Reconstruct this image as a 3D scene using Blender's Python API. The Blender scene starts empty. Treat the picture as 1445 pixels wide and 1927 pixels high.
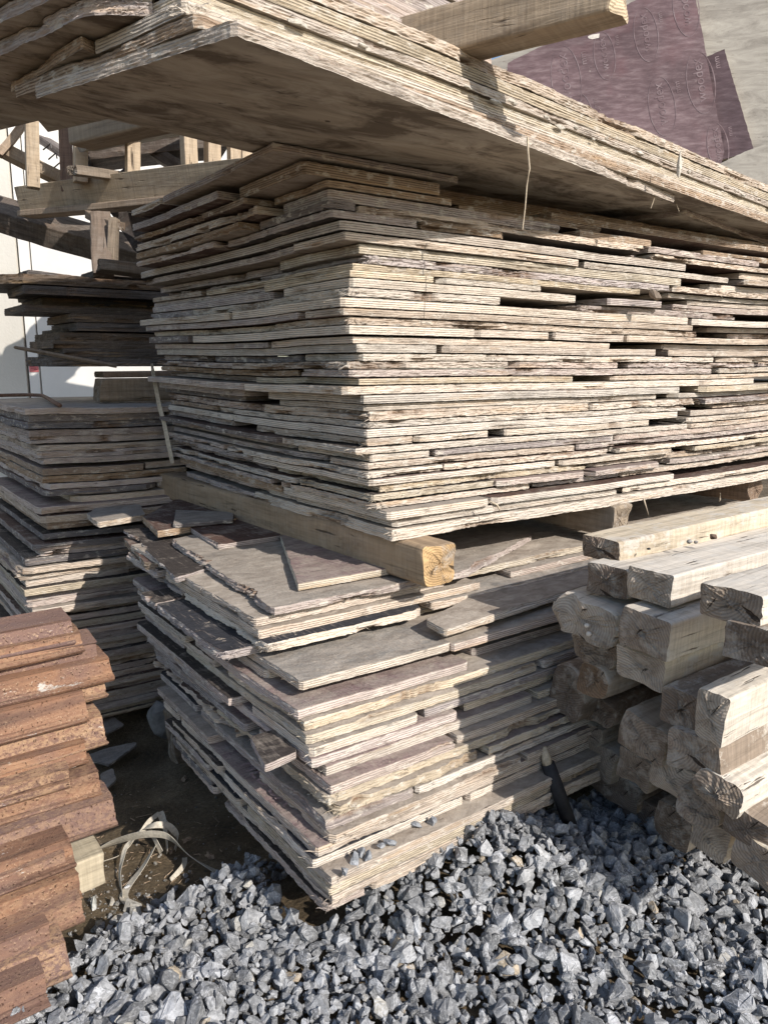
import bpy, bmesh, math, random
import numpy as np
from mathutils import Vector, Matrix

# ------------------------------------------------------------------ camera, sky, sun, exposure
C = bpy.context.scene
H = 1.10                                   # eye height above the foot of the lower stack
F_PX, PITCH = 1450.0, math.radians(11.05)
cam = bpy.data.cameras.new("camera"); cam_o = bpy.data.objects.new("camera", cam)
C.collection.objects.link(cam_o); C.camera = cam_o
cam.sensor_fit = 'VERTICAL'; cam.sensor_height = 36.0; cam.lens = F_PX / 1927 * 36.0
cam.clip_start = 0.05; cam.clip_end = 500
cam_o.location = (0, 0, H); cam_o.rotation_euler = (math.pi / 2 - PITCH, 0, 0)

SUN_ELEV = math.radians(33)
sx, sy = 0.70, -0.714
SUN = Vector((sx * math.cos(SUN_ELEV), sy * math.cos(SUN_ELEV), math.sin(SUN_ELEV)))
w = bpy.data.worlds.new("World"); C.world = w; w.use_nodes = True
nt = w.node_tree; bg = nt.nodes["Background"]; sky = nt.nodes.new("ShaderNodeTexSky")
sky.sky_type = 'NISHITA'; sky.sun_disc = False
sky.sun_elevation = SUN_ELEV; sky.sun_rotation = math.atan2(sx, sy)
nt.links.new(sky.outputs[0], bg.inputs[0]); bg.inputs[1].default_value = 0.15
sun = bpy.data.lights.new("sun", 'SUN'); sun.energy = 4.7; sun.angle = math.radians(0.5)
sun.color = (1.0, 0.94, 0.875)
sun_o = bpy.data.objects.new("sun", sun); C.collection.objects.link(sun_o)
sun_o.rotation_euler = SUN.to_track_quat('Z', 'Y').to_euler(); sun_o.location = (3, -4, 5)
C.view_settings.view_transform = 'Standard'; C.view_settings.look = 'None'
C.view_settings.exposure = 0.24; C.view_settings.gamma = 1.0
C.cycles.max_bounces = 8; C.cycles.diffuse_bounces = 4

# ------------------------------------------------------------------ helpers
COL = C.collection
rng = random.Random(7)

def ray(px, py):
    d = 963.5 - py
    fwd = F_PX * math.cos(PITCH) + d * math.sin(PITCH)
    up = d * math.cos(PITCH) - F_PX * math.sin(PITCH)
    return (px - 722.5) / fwd, up / fwd            # X per Y, (z-H) per Y

def at_z(px, py, z):
    a, b = ray(px, py); Y = (z - H) / b
    return Vector((a * Y, Y, z))

def at_y(px, py, Y):
    a, b = ray(px, py)
    return Vector((a * Y, Y, H + b * Y))

M0 = Vector((-0.06, 1.72, 0)); ANG = math.radians(36)
U = Vector((math.cos(ANG), math.sin(ANG), 0)); V = Vector((-math.sin(ANG), math.cos(ANG), 0))

def to_uv(p):
    d = p - M0
    return d.dot(U), d.dot(V)

def W(u, v, z=0.0):
    p = M0 + U * u + V * v
    return Vector((p.x, p.y, z))

def uv_z(px, py, z): return to_uv(at_z(px, py, z))

def u_at(px, py, v):                                # u where the pixel's column meets the plane v
    a, b = ray(px, py)
    p0 = M0 + V * v
    return (a * p0.y - p0.x) / (U.x - a * U.y)

def v_at(px, py, u):
    a, b = ray(px, py)
    p0 = M0 + U * u
    return (a * p0.y - p0.x) / (V.x - a * V.y)

def tag(o, label=None, cat=None, group=None, kind=None):
    if label: o["label"] = label
    if cat: o["category"] = cat
    if group: o["group"] = group
    o["kind"] = kind or "thing"
    return o

def empty(name, loc=(0, 0, 0), rz=0.0):
    o = bpy.data.objects.new(name, None); COL.objects.link(o)
    o.location = loc; o.rotation_euler = (0, 0, rz); o.empty_display_size = 0.05
    return o

def obj(name, verts, faces, mats, parent=None, midx=None, smooth=False):
    me = bpy.data.meshes.new(name)
    me.from_pydata([tuple(v) for v in verts], [], faces)
    for m in (mats if isinstance(mats, (list, tuple)) else [mats]): me.materials.append(m)
    if midx is not None: me.polygons.foreach_set("material_index", np.asarray(midx, dtype=np.int32))
    if smooth: me.polygons.foreach_set("use_smooth", np.ones(len(me.polygons), dtype=bool))
    me.update()
    o = bpy.data.objects.new(name, me); COL.objects.link(o)
    if parent: o.parent = parent
    return o

class Noise1:
    def __init__(s, seed): s.t = np.random.RandomState(seed % (2**31)).uniform(-1, 1, 2048)
    def __call__(s, x):
        x = np.asarray(x, dtype=float) + 500.37
        return np.interp(np.mod(x, 2047), np.arange(2048), s.t)

class Noise2:
    def __init__(s, seed): s.t = np.random.RandomState(seed).uniform(-1, 1, (64, 64))
    def __call__(s, x, y):
        x = np.asarray(x, float) + 1000; y = np.asarray(y, float) + 1000
        xi = np.floor(x).astype(int); yi = np.floor(y).astype(int)
        fx = x - xi; fy = y - yi; fx = fx * fx * (3 - 2 * fx); fy = fy * fy * (3 - 2 * fy)
        g = lambda a, b: s.t[a % 64, b % 64]
        return (g(xi, yi) * (1 - fx) + g(xi + 1, yi) * fx) * (1 - fy) + (g(xi, yi + 1) * (1 - fx) + g(xi + 1, yi + 1) * fx) * fy

ONES = "zeroth first second third fourth fifth sixth seventh eighth ninth tenth eleventh twelfth thirteenth fourteenth fifteenth sixteenth seventeenth eighteenth nineteenth twentieth".split()
def ordinal(n):
    if n <= 20: return ONES[n]
    t = {2: "twenty", 3: "thirty", 4: "forty"}[n // 10]
    return {20: "twentieth", 30: "thirtieth", 40: "fortieth"}[n] if n % 10 == 0 else t + "-" + ONES[n % 10]

# ------------------------------------------------------------------ materials
class NT:
    def __init__(s, name):
        s.m = bpy.data.materials.new(name); s.m.use_nodes = True
        s.t = s.m.node_tree; s.b = s.t.nodes["Principled BSDF"]
        s.b.inputs["Roughness"].default_value = 0.9
        s.b.inputs["Specular IOR Level"].default_value = 0.2
    def n(s, typ, **kw):
        x = s.t.nodes.new(typ)
        for k, v in kw.items(): setattr(x, k, v)
        return x
    def l(s, a, b): s.t.links.new(a, b)
    def val(s, sock, v):
        if hasattr(v, "links") or hasattr(v, "is_linked"): s.l(v, sock)
        else: sock.default_value = v
    def coord(s, scale=(1, 1, 1), rand=True, rot=(0, 0, 0)):
        tc = s.n("ShaderNodeTexCoord"); mp = s.n("ShaderNodeMapping")
        mp.inputs["Scale"].default_value = scale; mp.inputs["Rotation"].default_value = rot
        s.l(tc.outputs["Object"], mp.inputs["Vector"])
        if rand:
            oi = s.n("ShaderNodeObjectInfo"); mm = s.n("ShaderNodeMath", operation='MULTIPLY'); mm.inputs[1].default_value = 91.7
            s.l(oi.outputs["Random"], mm.inputs[0])
            cx = s.n("ShaderNodeCombineXYZ")
            for i in range(3): s.l(mm.outputs[0], cx.inputs[i])
            s.l(cx.outputs[0], mp.inputs["Location"])
        return mp.outputs[0]
    def noise(s, vec, scale=1.0, detail=4, rough=0.6, dist=0.0):
        x = s.n("ShaderNodeTexNoise"); s.l(vec, x.inputs["Vector"])
        x.inputs["Scale"].default_value = scale; x.inputs["Detail"].default_value = detail
        x.inputs["Roughness"].default_value = rough; x.inputs["Distortion"].default_value = dist
        return x.outputs["Fac"]
    def ramp(s, fac, *stops):
        x = s.n("ShaderNodeValToRGB"); s.l(fac, x.inputs[0]); e = x.color_ramp.elements
        while len(e) < len(stops): e.new(0.5)
        for i, (p, c) in enumerate(stops):
            e[i].position = p
            e[i].color = (c, c, c, 1) if not isinstance(c, tuple) else (*c, 1)
        return x.outputs[0]
    def mix(s, fac, a, b, mode='MIX'):
        x = s.n("ShaderNodeMix", data_type='RGBA', blend_type=mode)
        s.val(x.inputs[0], fac)
        for sock, v in ((x.inputs[6], a), (x.inputs[7], b)):
            if isinstance(v, tuple): sock.default_value = (*v, 1)
            else: s.l(v, sock)
        return x.outputs[2]
    def math(s, op, a, b=0.0, c=None):
        x = s.n("ShaderNodeMath", operation=op); s.val(x.inputs[0], a); s.val(x.inputs[1], b)
        if c is not None: s.val(x.inputs[2], c)
        return x.outputs[0]
    def bump(s, h, strength=0.5, dist=0.002):
        x = s.n("ShaderNodeBump"); x.inputs["Strength"].default_value = strength; x.inputs["Distance"].default_value = dist
        s.l(h, x.inputs["Height"]); s.l(x.outputs[0], s.b.inputs["Normal"])
    def attr(s, name, typ='OBJECT', out="Color"):
        x = s.n("ShaderNodeAttribute"); x.attribute_type = typ; x.attribute_name = name
        return x.outputs[out]
    def color(s, c): s.l(c, s.b.inputs["Base Color"])

def mat_ply_edge():
    t = NT("plywood_edge")
    base = t.attr("tone")
    streak = t.noise(t.coord((5, 5, 260)), 1.0, 5, 0.65)
    col = t.mix(t.attr('streak', 'OBJECT', 'Fac'), base, t.ramp(streak, (0.28, 0.50), (0.42, 0.95), (0.7, 1.16)), 'MULTIPLY')
    tc = t.n("ShaderNodeTexCoord"); sp = t.n("ShaderNodeSeparateXYZ"); t.l(tc.outputs["Object"], sp.inputs[0])
    wob = t.noise(t.coord((3, 3, 3)), 1.0, 2)
    ply = t.math('SINE', t.math('ADD', t.math('MULTIPLY', sp.outputs[2], 1340.0), t.math('MULTIPLY', wob, 5.0)))
    col = t.mix(1.0, col, t.mix(t.attr('plies', 'OBJECT', 'Fac'), (1.0, 1.0, 1.0), t.ramp(t.math('MULTIPLY_ADD', ply, 0.5, 0.5), (0.10, 0.48), (0.45, 1.0), (0.9, 1.08))), 'MULTIPLY')
    blot = t.noise(t.coord((9, 9, 9)), 1.0, 3)
    col = t.mix(1.0, col, t.ramp(blot, (0.3, 0.78), (0.5, 1.0), (0.7, 1.08)), 'MULTIPLY')
    warm = t.noise(t.coord((4, 4, 60)), 1.0, 2)
    col = t.mix(t.ramp(warm, (0.58, 0.0), (0.74, 0.38)), col, (0.50, 0.33, 0.17))
    crust = t.noise(t.coord((28, 28, 60)), 1.0, 6, 0.7)
    col = t.mix(t.math('MULTIPLY', t.ramp(crust, (0.54, 0.0), (0.61, 0.75)), t.attr('crust', 'OBJECT', 'Fac')), col, (0.55, 0.505, 0.435))
    grime = t.noise(t.coord((16, 16, 80)), 1.0, 4, 0.7)
    col = t.mix(t.ramp(grime, (0.62, 0.0), (0.72, 0.8)), col, (0.10, 0.08, 0.065))
    wear = t.attr("wear", 'GEOMETRY', "Fac")
    wn = t.math('MULTIPLY', wear, t.ramp(t.noise(t.coord((40, 40, 300)), 1.0, 3), (0.35, 0.2), (0.65, 1.0)))
    col = t.mix(wn, col, (0.19, 0.12, 0.075))
    t.color(col)
    h = t.math('ADD', t.noise(t.coord((40, 40, 520)), 1.0, 4, 0.7), t.noise(t.coord((260, 260, 260)), 1.0, 3))
    t.bump(h, 0.75, 0.0022)
    return t.m

def mat_ply_face():
    t = NT("plywood_face")
    film = t.attr("film"); dust = t.attr("dust", 'OBJECT', "Fac")
    n1 = t.noise(t.coord((5, 9, 9)), 1.0, 9, 0.72, 0.7)
    n2 = t.noise(t.coord((110, 26, 26)), 1.0, 4, 0.72)
    amt = t.math('ADD', t.math('MULTIPLY', n1, 0.75), t.math('MULTIPLY', n2, 0.32))
    amt = t.math('ADD', amt, t.math('MULTIPLY', dust, 0.8))
    fac = t.ramp(amt, (0.60, 0.0), (0.72, 0.55), (0.92, 0.97))
    fcol = t.mix(1.0, film, t.ramp(t.noise(t.coord((30, 230, 30)), 1.0, 4, 0.7), (0.3, 0.55), (0.5, 1.0), (0.7, 1.5)), 'MULTIPLY')
    scr = t.ramp(t.noise(t.coord((150, 12, 20), rot=(0, 0, 0.4)), 1.0, 5, 0.7), (0.58, 0.0), (0.70, 0.75))
    fcol = t.mix(scr, fcol, (0.33, 0.28, 0.24))
    peel = t.noise(t.coord((13, 20, 20)), 1.0, 7, 0.75)
    fcol = t.mix(t.ramp(peel, (0.63, 0.0), (0.655, 0.9)), fcol, (0.37, 0.315, 0.255))
    dcol = t.mix(t.ramp(t.noise(t.coord((14, 24, 20)), 1.0, 8, 0.74, 0.5), (0.32, 0.0), (0.68, 1.0)), (0.205, 0.168, 0.135), (0.50, 0.44, 0.37))
    col = t.mix(fac, fcol, dcol)
    crk = t.noise(t.coord((9, 55, 20)), 1.0, 4, 0.6, 0.4)
    col = t.mix(t.ramp(crk, (0.68, 0.0), (0.71, 0.75)), col, (0.07, 0.055, 0.045))
    t.color(col)
    t.b.inputs["Roughness"].default_value = 0.75
    t.bump(t.math('ADD', n1, t.math('ADD', t.noise(t.coord((150, 90, 90)), 1.0, 3), peel)), 0.7, 0.003)
    return t.m

def mat_ply_bare():                        # unpainted, stained underside
    t = NT("plywood_bare_face")
    base = t.attr("film")
    g = t.noise(t.coord((3, 26, 13)), 1.0, 6, 0.65, 1.2)
    col = t.mix(1.0, base, t.ramp(g, (0.3, 0.6), (0.5, 1.0), (0.7, 1.22)), 'MULTIPLY')
    st = t.noise(t.coord((3.4, 8, 6), rot=(0, 0, 0.25)), 1.0, 7, 0.66, 1.1)
    col = t.mix(t.ramp(st, (0.46, 0.0), (0.58, 0.82)), col, (0.105, 0.082, 0.062))
    lt = t.noise(t.coord((5, 10, 8), rot=(0, 0, 0.25)), 1.0, 6, 0.65, 0.8)
    col = t.mix(t.ramp(lt, (0.49, 0.0), (0.60, 0.6)), col, (0.50, 0.455, 0.385))
    kn = t.noise(t.coord((13, 62, 20), rot=(0, 0, 0.2)), 1.0, 4, 0.6, 0.8)
    col = t.mix(t.ramp(kn, (0.655, 0.0), (0.70, 0.85)), col, (0.05, 0.036, 0.026))
    t.color(col); t.bump(t.math('ADD', g, st), 0.45, 0.003)
    return t.m

def mat_timber():
    t = NT("sawn_timber")
    base = t.attr("tone")
    g = t.noise(t.coord((2.5, 42, 42)), 1.0, 6, 0.68, 0.9)
    col = t.mix(1.0, base, t.ramp(g, (0.28, 0.5), (0.48, 0.95), (0.72, 1.2)), 'MULTIPLY')
    saw = t.noise(t.coord((130, 9, 9)), 1.0, 2)
    col = t.mix(1.0, col, t.ramp(saw, (0.3, 0.86), (0.7, 1.1)), 'MULTIPLY')
    d = t.noise(t.coord((5, 13, 13)), 1.0, 5, 0.7)
    col = t.mix(t.ramp(d, (0.55, 0.0), (0.74, 0.6)), col, (0.17, 0.115, 0.075))
    ck = t.noise(t.coord((7, 70, 70)), 1.0, 3, 0.55, 0.3)
    col = t.mix(t.ramp(ck, (0.665, 0.0), (0.70, 0.85)), col, (0.045, 0.03, 0.02))
    cr = t.noise(t.coord((14, 20, 20)), 1.0, 6, 0.75)
    col = t.mix(t.math('MULTIPLY', t.ramp(cr, (0.50, 0.0), (0.60, 0.7)), t.attr('crust', 'OBJECT', 'Fac')), col, (0.56, 0.525, 0.465))
    t.color(col)
    t.bump(t.math('SUBTRACT', t.math('ADD', g, t.math('MULTIPLY', saw, 0.4)), t.ramp(ck, (0.64, 0.0), (0.7, 0.8))), 0.8, 0.0035)
    return t.m

def mat_endgrain():
    t = NT("timber_end_grain")
    base = t.attr("tone_end")
    tc = t.n("ShaderNodeTexCoord"); sep = t.n("ShaderNodeSeparateXYZ")
    t.l(tc.outputs["Object"], sep.inputs[0])
    pith = t.attr("pith", 'OBJECT', "Vector"); sp = t.n("ShaderNodeSeparateXYZ"); t.l(pith, sp.inputs[0])
    dy = t.math('SUBTRACT', sep.outputs[1], sp.outputs[1]); dz = t.math('SUBTRACT', sep.outputs[2], sp.outputs[2])
    r = t.math('SQRT', t.math('ADD', t.math('MULTIPLY', dy, dy), t.math('MULTIPLY', dz, dz)))
    wob = t.noise(t.coord((18, 18, 18)), 1.0, 2)
    rr = t.math('ADD', t.math('MULTIPLY', r, 1150.0), t.math('MULTIPLY', wob, 5.0))
    ring = t.math('SINE', rr)
    col = t.mix(1.0, base, t.ramp(t.math('MULTIPLY_ADD', ring, 0.5, 0.5), (0.1, 0.80), (0.8, 1.08)), 'MULTIPLY')
    ang = t.math('ARCTAN2', dz, dy)
    cv = t.n("ShaderNodeCombineXYZ"); t.l(t.math('MULTIPLY', ang, 2.2), cv.inputs[0]); t.l(t.math('MULTIPLY', r, 9.0), cv.inputs[1])
    rad = t.noise(cv.outputs[0], 1.0, 4, 0.6, 0.3)
    crack = t.ramp(rad, (0.635, 0.0), (0.66, 0.9))
    d = t.noise(t.coord((14, 14, 14)), 1.0, 5, 0.65)
    col = t.mix(t.ramp(d, (0.42, 0.0), (0.68, 0.7)), col, (0.10, 0.07, 0.05))
    dd = t.noise(t.coord((22, 22, 22)), 1.0, 5, 0.7)
    col = t.mix(t.ramp(dd, (0.52, 0.0), (0.64, 0.6)), col, (0.44, 0.395, 0.335))
    col = t.mix(crack, col, (0.03, 0.02, 0.014))
    t.color(col)
    t.bump(t.math('SUBTRACT', t.math('ADD', t.math('MULTIPLY', ring, 0.15), t.noise(t.coord((190, 190, 190)), 1.0, 3)), crack), 0.8, 0.003)
    return t.m

def mat_rust():
    t = NT("rusty_steel")
    a = t.noise(t.coord((2.5, 20, 20)), 1.0, 7, 0.7, 0.6)
    col = t.ramp(a, (0.28, (0.062, 0.038, 0.031)), (0.43, (0.165, 0.092, 0.063)), (0.57, (0.27, 0.145, 0.087)), (0.72, (0.42, 0.265, 0.16)))
    vio = t.noise(t.coord((5, 9, 9)), 1.0, 3)
    col = t.mix(t.ramp(vio, (0.5, 0.0), (0.64, 0.7)), col, (0.165, 0.10, 0.085))
    col = t.mix(t.math('MULTIPLY', t.attr('violet', 'OBJECT', 'Fac'), t.ramp(t.noise(t.coord((30, 60, 60)), 1.0, 5, 0.75), (0.3, 0.6), (0.65, 1.0))), col, (0.185, 0.122, 0.108))
    pat = t.noise(t.coord((70, 90, 90)), 1.0, 6, 0.8)
    col = t.mix(t.math('MULTIPLY', t.attr('scaly', 'OBJECT', 'Fac'), t.ramp(pat, (0.44, 0.0), (0.56, 1.0))), col, (0.43, 0.28, 0.165))
    sp = t.noise(t.coord((190, 230, 230)), 1.0, 5, 0.8)
    msk = t.ramp(t.noise(t.coord((6, 17, 17)), 1.0, 5, 0.7), (0.40, 0.0), (0.62, 1.0))
    col = t.mix(t.math('MULTIPLY', t.ramp(sp, (0.55, 0.0), (0.63, 1.0)), msk), col, (0.47, 0.33, 0.215))
    pit = t.noise(t.coord((190, 190, 190)), 1.0, 3, 0.6)
    col = t.mix(t.ramp(pit, (0.63, 0.0), (0.69, 0.9)), col, (0.06, 0.026, 0.016))
    con = t.noise(t.coord((9, 22, 22)), 1.0, 6, 0.7)
    col = t.mix(t.ramp(con, (0.645, 0.0), (0.68, 0.9)), col, (0.56, 0.52, 0.46))
    t.color(col); t.b.inputs["Roughness"].default_value = 0.85
    t.bump(t.math('ADD', sp, t.math('SUBTRACT', a, t.ramp(pit, (0.6, 0.0), (0.7, 0.7)))), 0.9, 0.003)
    return t.m

def mat_stone():
    t = NT("crushed_stone")
    tone = t.attr("stone_tone", 'GEOMETRY', "Color")
    v = t.coord((1, 1, 1), False)
    a = t.noise(v, 45.0, 6, 0.7, 0.4)
    col = t.mix(1.0, tone, t.ramp(a, (0.3, 0.5), (0.5, 1.0), (0.68, 1.6)), 'MULTIPLY')
    vein = t.noise(t.coord((30, 14, 44), False, (0.5, 0.8, 0.2)), 1.0, 3, 0.55, 2.2)
    vm = t.math('ABSOLUTE', t.math('SUBTRACT', vein, 0.5))
    vmask = t.ramp(t.noise(v, 11.0, 3), (0.45, 0.0), (0.6, 0.85))
    col = t.mix(t.math('MULTIPLY', t.ramp(vm, (0.0, 1.0), (0.03, 0.0)), vmask), col, (0.55, 0.56, 0.58))
    dn = t.noise(v, 160.0, 4, 0.7)
    col = t.mix(t.ramp(dn, (0.50, 0.0), (0.72, 0.6)), col, (0.48, 0.485, 0.48))
    t.color(col); t.b.inputs["Roughness"].default_value = 0.75; t.b.inputs["Specular IOR Level"].default_value = 0.3
    t.bump(t.math('ADD', a, t.math('MULTIPLY', dn, 0.6)), 0.6, 0.004)
    return t.m

def mat_mud():
    t = NT("dark_soil")
    v = t.coord((1, 1, 1), False)
    a = t.noise(v, 5.0, 6, 0.65)
    col = t.ramp(a, (0.3, (0.07, 0.052, 0.032)), (0.55, (0.145, 0.108, 0.066)), (0.75, (0.24, 0.185, 0.12)))
    g = t.noise(v, 90.0, 5, 0.7)
    col = t.mix(1.0, col, t.ramp(g, (0.3, 0.6), (0.7, 1.35)), 'MULTIPLY')
    s = t.noise(v, 210.0, 2, 0.5)
    col = t.mix(t.ramp(s, (0.68, 0.0), (0.72, 0.8)), col, (0.34, 0.29, 0.22))
    t.color(col); t.bump(t.math('ADD', a, t.math('MULTIPLY', g, 0.6)), 0.8, 0.012)
    return t.m

def mat_flat(name, c, scale=20.0, amp=0.15, rough=0.85, bump=0.2, bd=0.002, metal=0.0):
    t = NT(name)
    a = t.noise(t.coord((1, 1, 1)), scale, 5, 0.65)
    t.color(t.mix(1.0, c, t.ramp(a, (0.3, 1 - amp), (0.7, 1 + amp)), 'MULTIPLY'))
    t.b.inputs["Roughness"].default_value = rough; t.b.inputs["Metallic"].default_value = metal
    t.bump(a, bump, bd)
    return t.m

def mat_film_print(k=1.0):
    t = NT("purple_film")
    g = t.noise(t.coord((16, 60, 20), rot=(0, 0, 0.75)), 1.0, 5, 0.65)
    col = t.ramp(g, (0.3, (0.105, 0.068, 0.070)), (0.5, (0.15, 0.100, 0.104)), (0.7, (0.225, 0.165, 0.165)))
    b = t.noise(t.coord((3, 3, 3)), 1.0, 3)
    col = t.mix(1.0, col, t.ramp(b, (0.35, 0.75), (0.65, 1.15)), 'MULTIPLY')
    red = t.noise(t.coord((5, 4, 3)), 1.0, 3)
    col = t.mix(t.ramp(red, (0.55, 0.0), (0.7, 0.35)), col, (0.16, 0.07, 0.075))
    ch = t.noise(t.coord((26, 26, 26)), 1.0, 5, 0.7)
    col = t.mix(t.ramp(ch, (0.70, 0.0), (0.72, 0.9)), col, (0.55, 0.50, 0.43))
    if k != 1.0: col = t.mix(1.0, col, (k, k * .97, k * 1.03), 'MULTIPLY')
    t.color(col); t.b.inputs["Roughness"].default_value = 0.6
    t.bump(g, 0.3, 0.001)
    return t.m

def mat_concrete_board():
    t = NT("concrete_stained_board")
    g = t.noise(t.coord((6, 22, 6), rot=(0, 0, 0.15)), 1.0, 9, 0.75, 0.8)
    col = t.ramp(g, (0.3, (0.19, 0.17, 0.145)), (0.5, (0.31, 0.285, 0.245)), (0.72, (0.44, 0.41, 0.35)))
    k = t.noise(t.coord((16, 70, 20)), 1.0, 4, 0.6)
    col = t.mix(t.ramp(k, (0.66, 0.0), (0.7, 0.75)), col, (0.12, 0.10, 0.085))
    t.color(col); t.bump(g, 0.4, 0.002)
    return t.m

def mat_wall():
    t = NT("white_render")
    v = t.coord((1, 1, 1), False)
    a = t.noise(v, 0.9, 5, 0.6)
    col = t.ramp(a, (0.3, (0.56, 0.53, 0.465)), (0.6, (0.70, 0.67, 0.60)))
    s = t.noise(t.coord((18, 18, 2.5), False), 1.0, 4)
    col = t.mix(t.ramp(s, (0.6, 0.0), (0.75, 0.3)), col, (0.52, 0.48, 0.41))
    t.color(col); t.bump(t.noise(v, 60.0, 4), 0.3, 0.006)
    return t.m

def mat_print():
    t = NT("pale_print")
    a = t.noise(t.coord((22, 22, 22)), 1.0, 5, 0.7)
    col = t.mix(t.ramp(a, (0.42, 0.0), (0.66, 0.85)), (0.152, 0.103, 0.107), (0.29, 0.23, 0.23))
    t.color(col); t.b.inputs["Roughness"].default_value = 0.7
    return t.m

M = dict(edge=mat_ply_edge(), face=mat_ply_face(), bare=mat_ply_bare(), timber=mat_timber(), end=mat_endgrain(),
         rust=mat_rust(), stone=mat_stone(), mud=mat_mud(), film=mat_film_print(), film2=mat_film_print(.52), cboard=mat_concrete_board(), wall=mat_wall(),
         strap=mat_flat("pale_strapping", (0.52, 0.475, 0.39), 120, 0.25, 0.6),
         steel=mat_flat("dull_steel", (0.13, 0.12, 0.115), 60, 0.3, 0.6, 0.3, 0.001, 0.3),
         rebar=mat_flat("rusted_bar", (0.17, 0.10, 0.07), 90, 0.35, 0.8, 0.4),
         darkpipe=mat_flat("dark_pipe", (0.035, 0.034, 0.036), 40, 0.4, 0.6, 0.4),
         smooth=mat_flat("smooth_white_panel", (0.80, 0.775, 0.725), 3, 0.08, 0.6, 0.05),
         joint=mat_flat("dark_joint", (0.10, 0.09, 0.08), 8, 0.2),
         sticker=mat_flat("red_sticker", (0.72, 0.22, 0.22), 30, 0.08),
         ink=mat_flat("dark_ink", (0.30, 0.07, 0.08), 30, 0.1),
         print=mat_print(),
         stencil=mat_flat("stencil_print", (0.34, 0.25, 0.24), 160, 0.4),
         mortar=mat_flat("dried_mortar", (0.50, 0.465, 0.40), 70, 0.25, 0.95, 0.9, 0.006),
         splint=mat_flat("wood_splinter", (0.50, 0.42, 0.31), 150, 0.3),
         leaf=mat_flat("dry_leaf", (0.30, 0.22, 0.15), 80, 0.3),
         block=mat_flat("grey_concrete", (0.26, 0.245, 0.225), 30, 0.3, 0.95, 0.7, 0.006),
         cone=mat_flat("brown_clod", (0.14, 0.095, 0.07), 90, 0.4, 0.95, 0.8, 0.004),
         shell=mat_flat("pale_shell", (0.62, 0.57, 0.50), 200, 0.2, 0.5))

TONES = {'p': (0.575, 0.487, 0.40), 'y': (0.57, 0.49, 0.375), 'g': (0.43, 0.370, 0.337), 'k': (0.53, 0.447, 0.393),
         'b': (0.38, 0.285, 0.205), 'd': (0.225, 0.20, 0.19), 'w': (0.615, 0.544, 0.46)}
TWORD = {'p': "pale", 'y': "yellowish", 'g': "grey", 'k': "pinkish", 'b': "brown", 'd': "dark grey", 'w': "whitish"}
FILMS = {'mud': ((0.30, 0.26, 0.21), 0.45), 'purple': ((0.205, 0.145, 0.14), 0.20), 'black': ((0.035, 0.036, 0.042), 0.0),
         'blue': ((0.13, 0.15, 0.16), 0.36), 'brown': ((0.10, 0.062, 0.05), 0.10), 'grey': ((0.23, 0.21, 0.19), 0.30),
         'pale': ((0.34, 0.30, 0.24), 0.40), 'dark': ((0.05, 0.042, 0.038), 0.06)}

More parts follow.
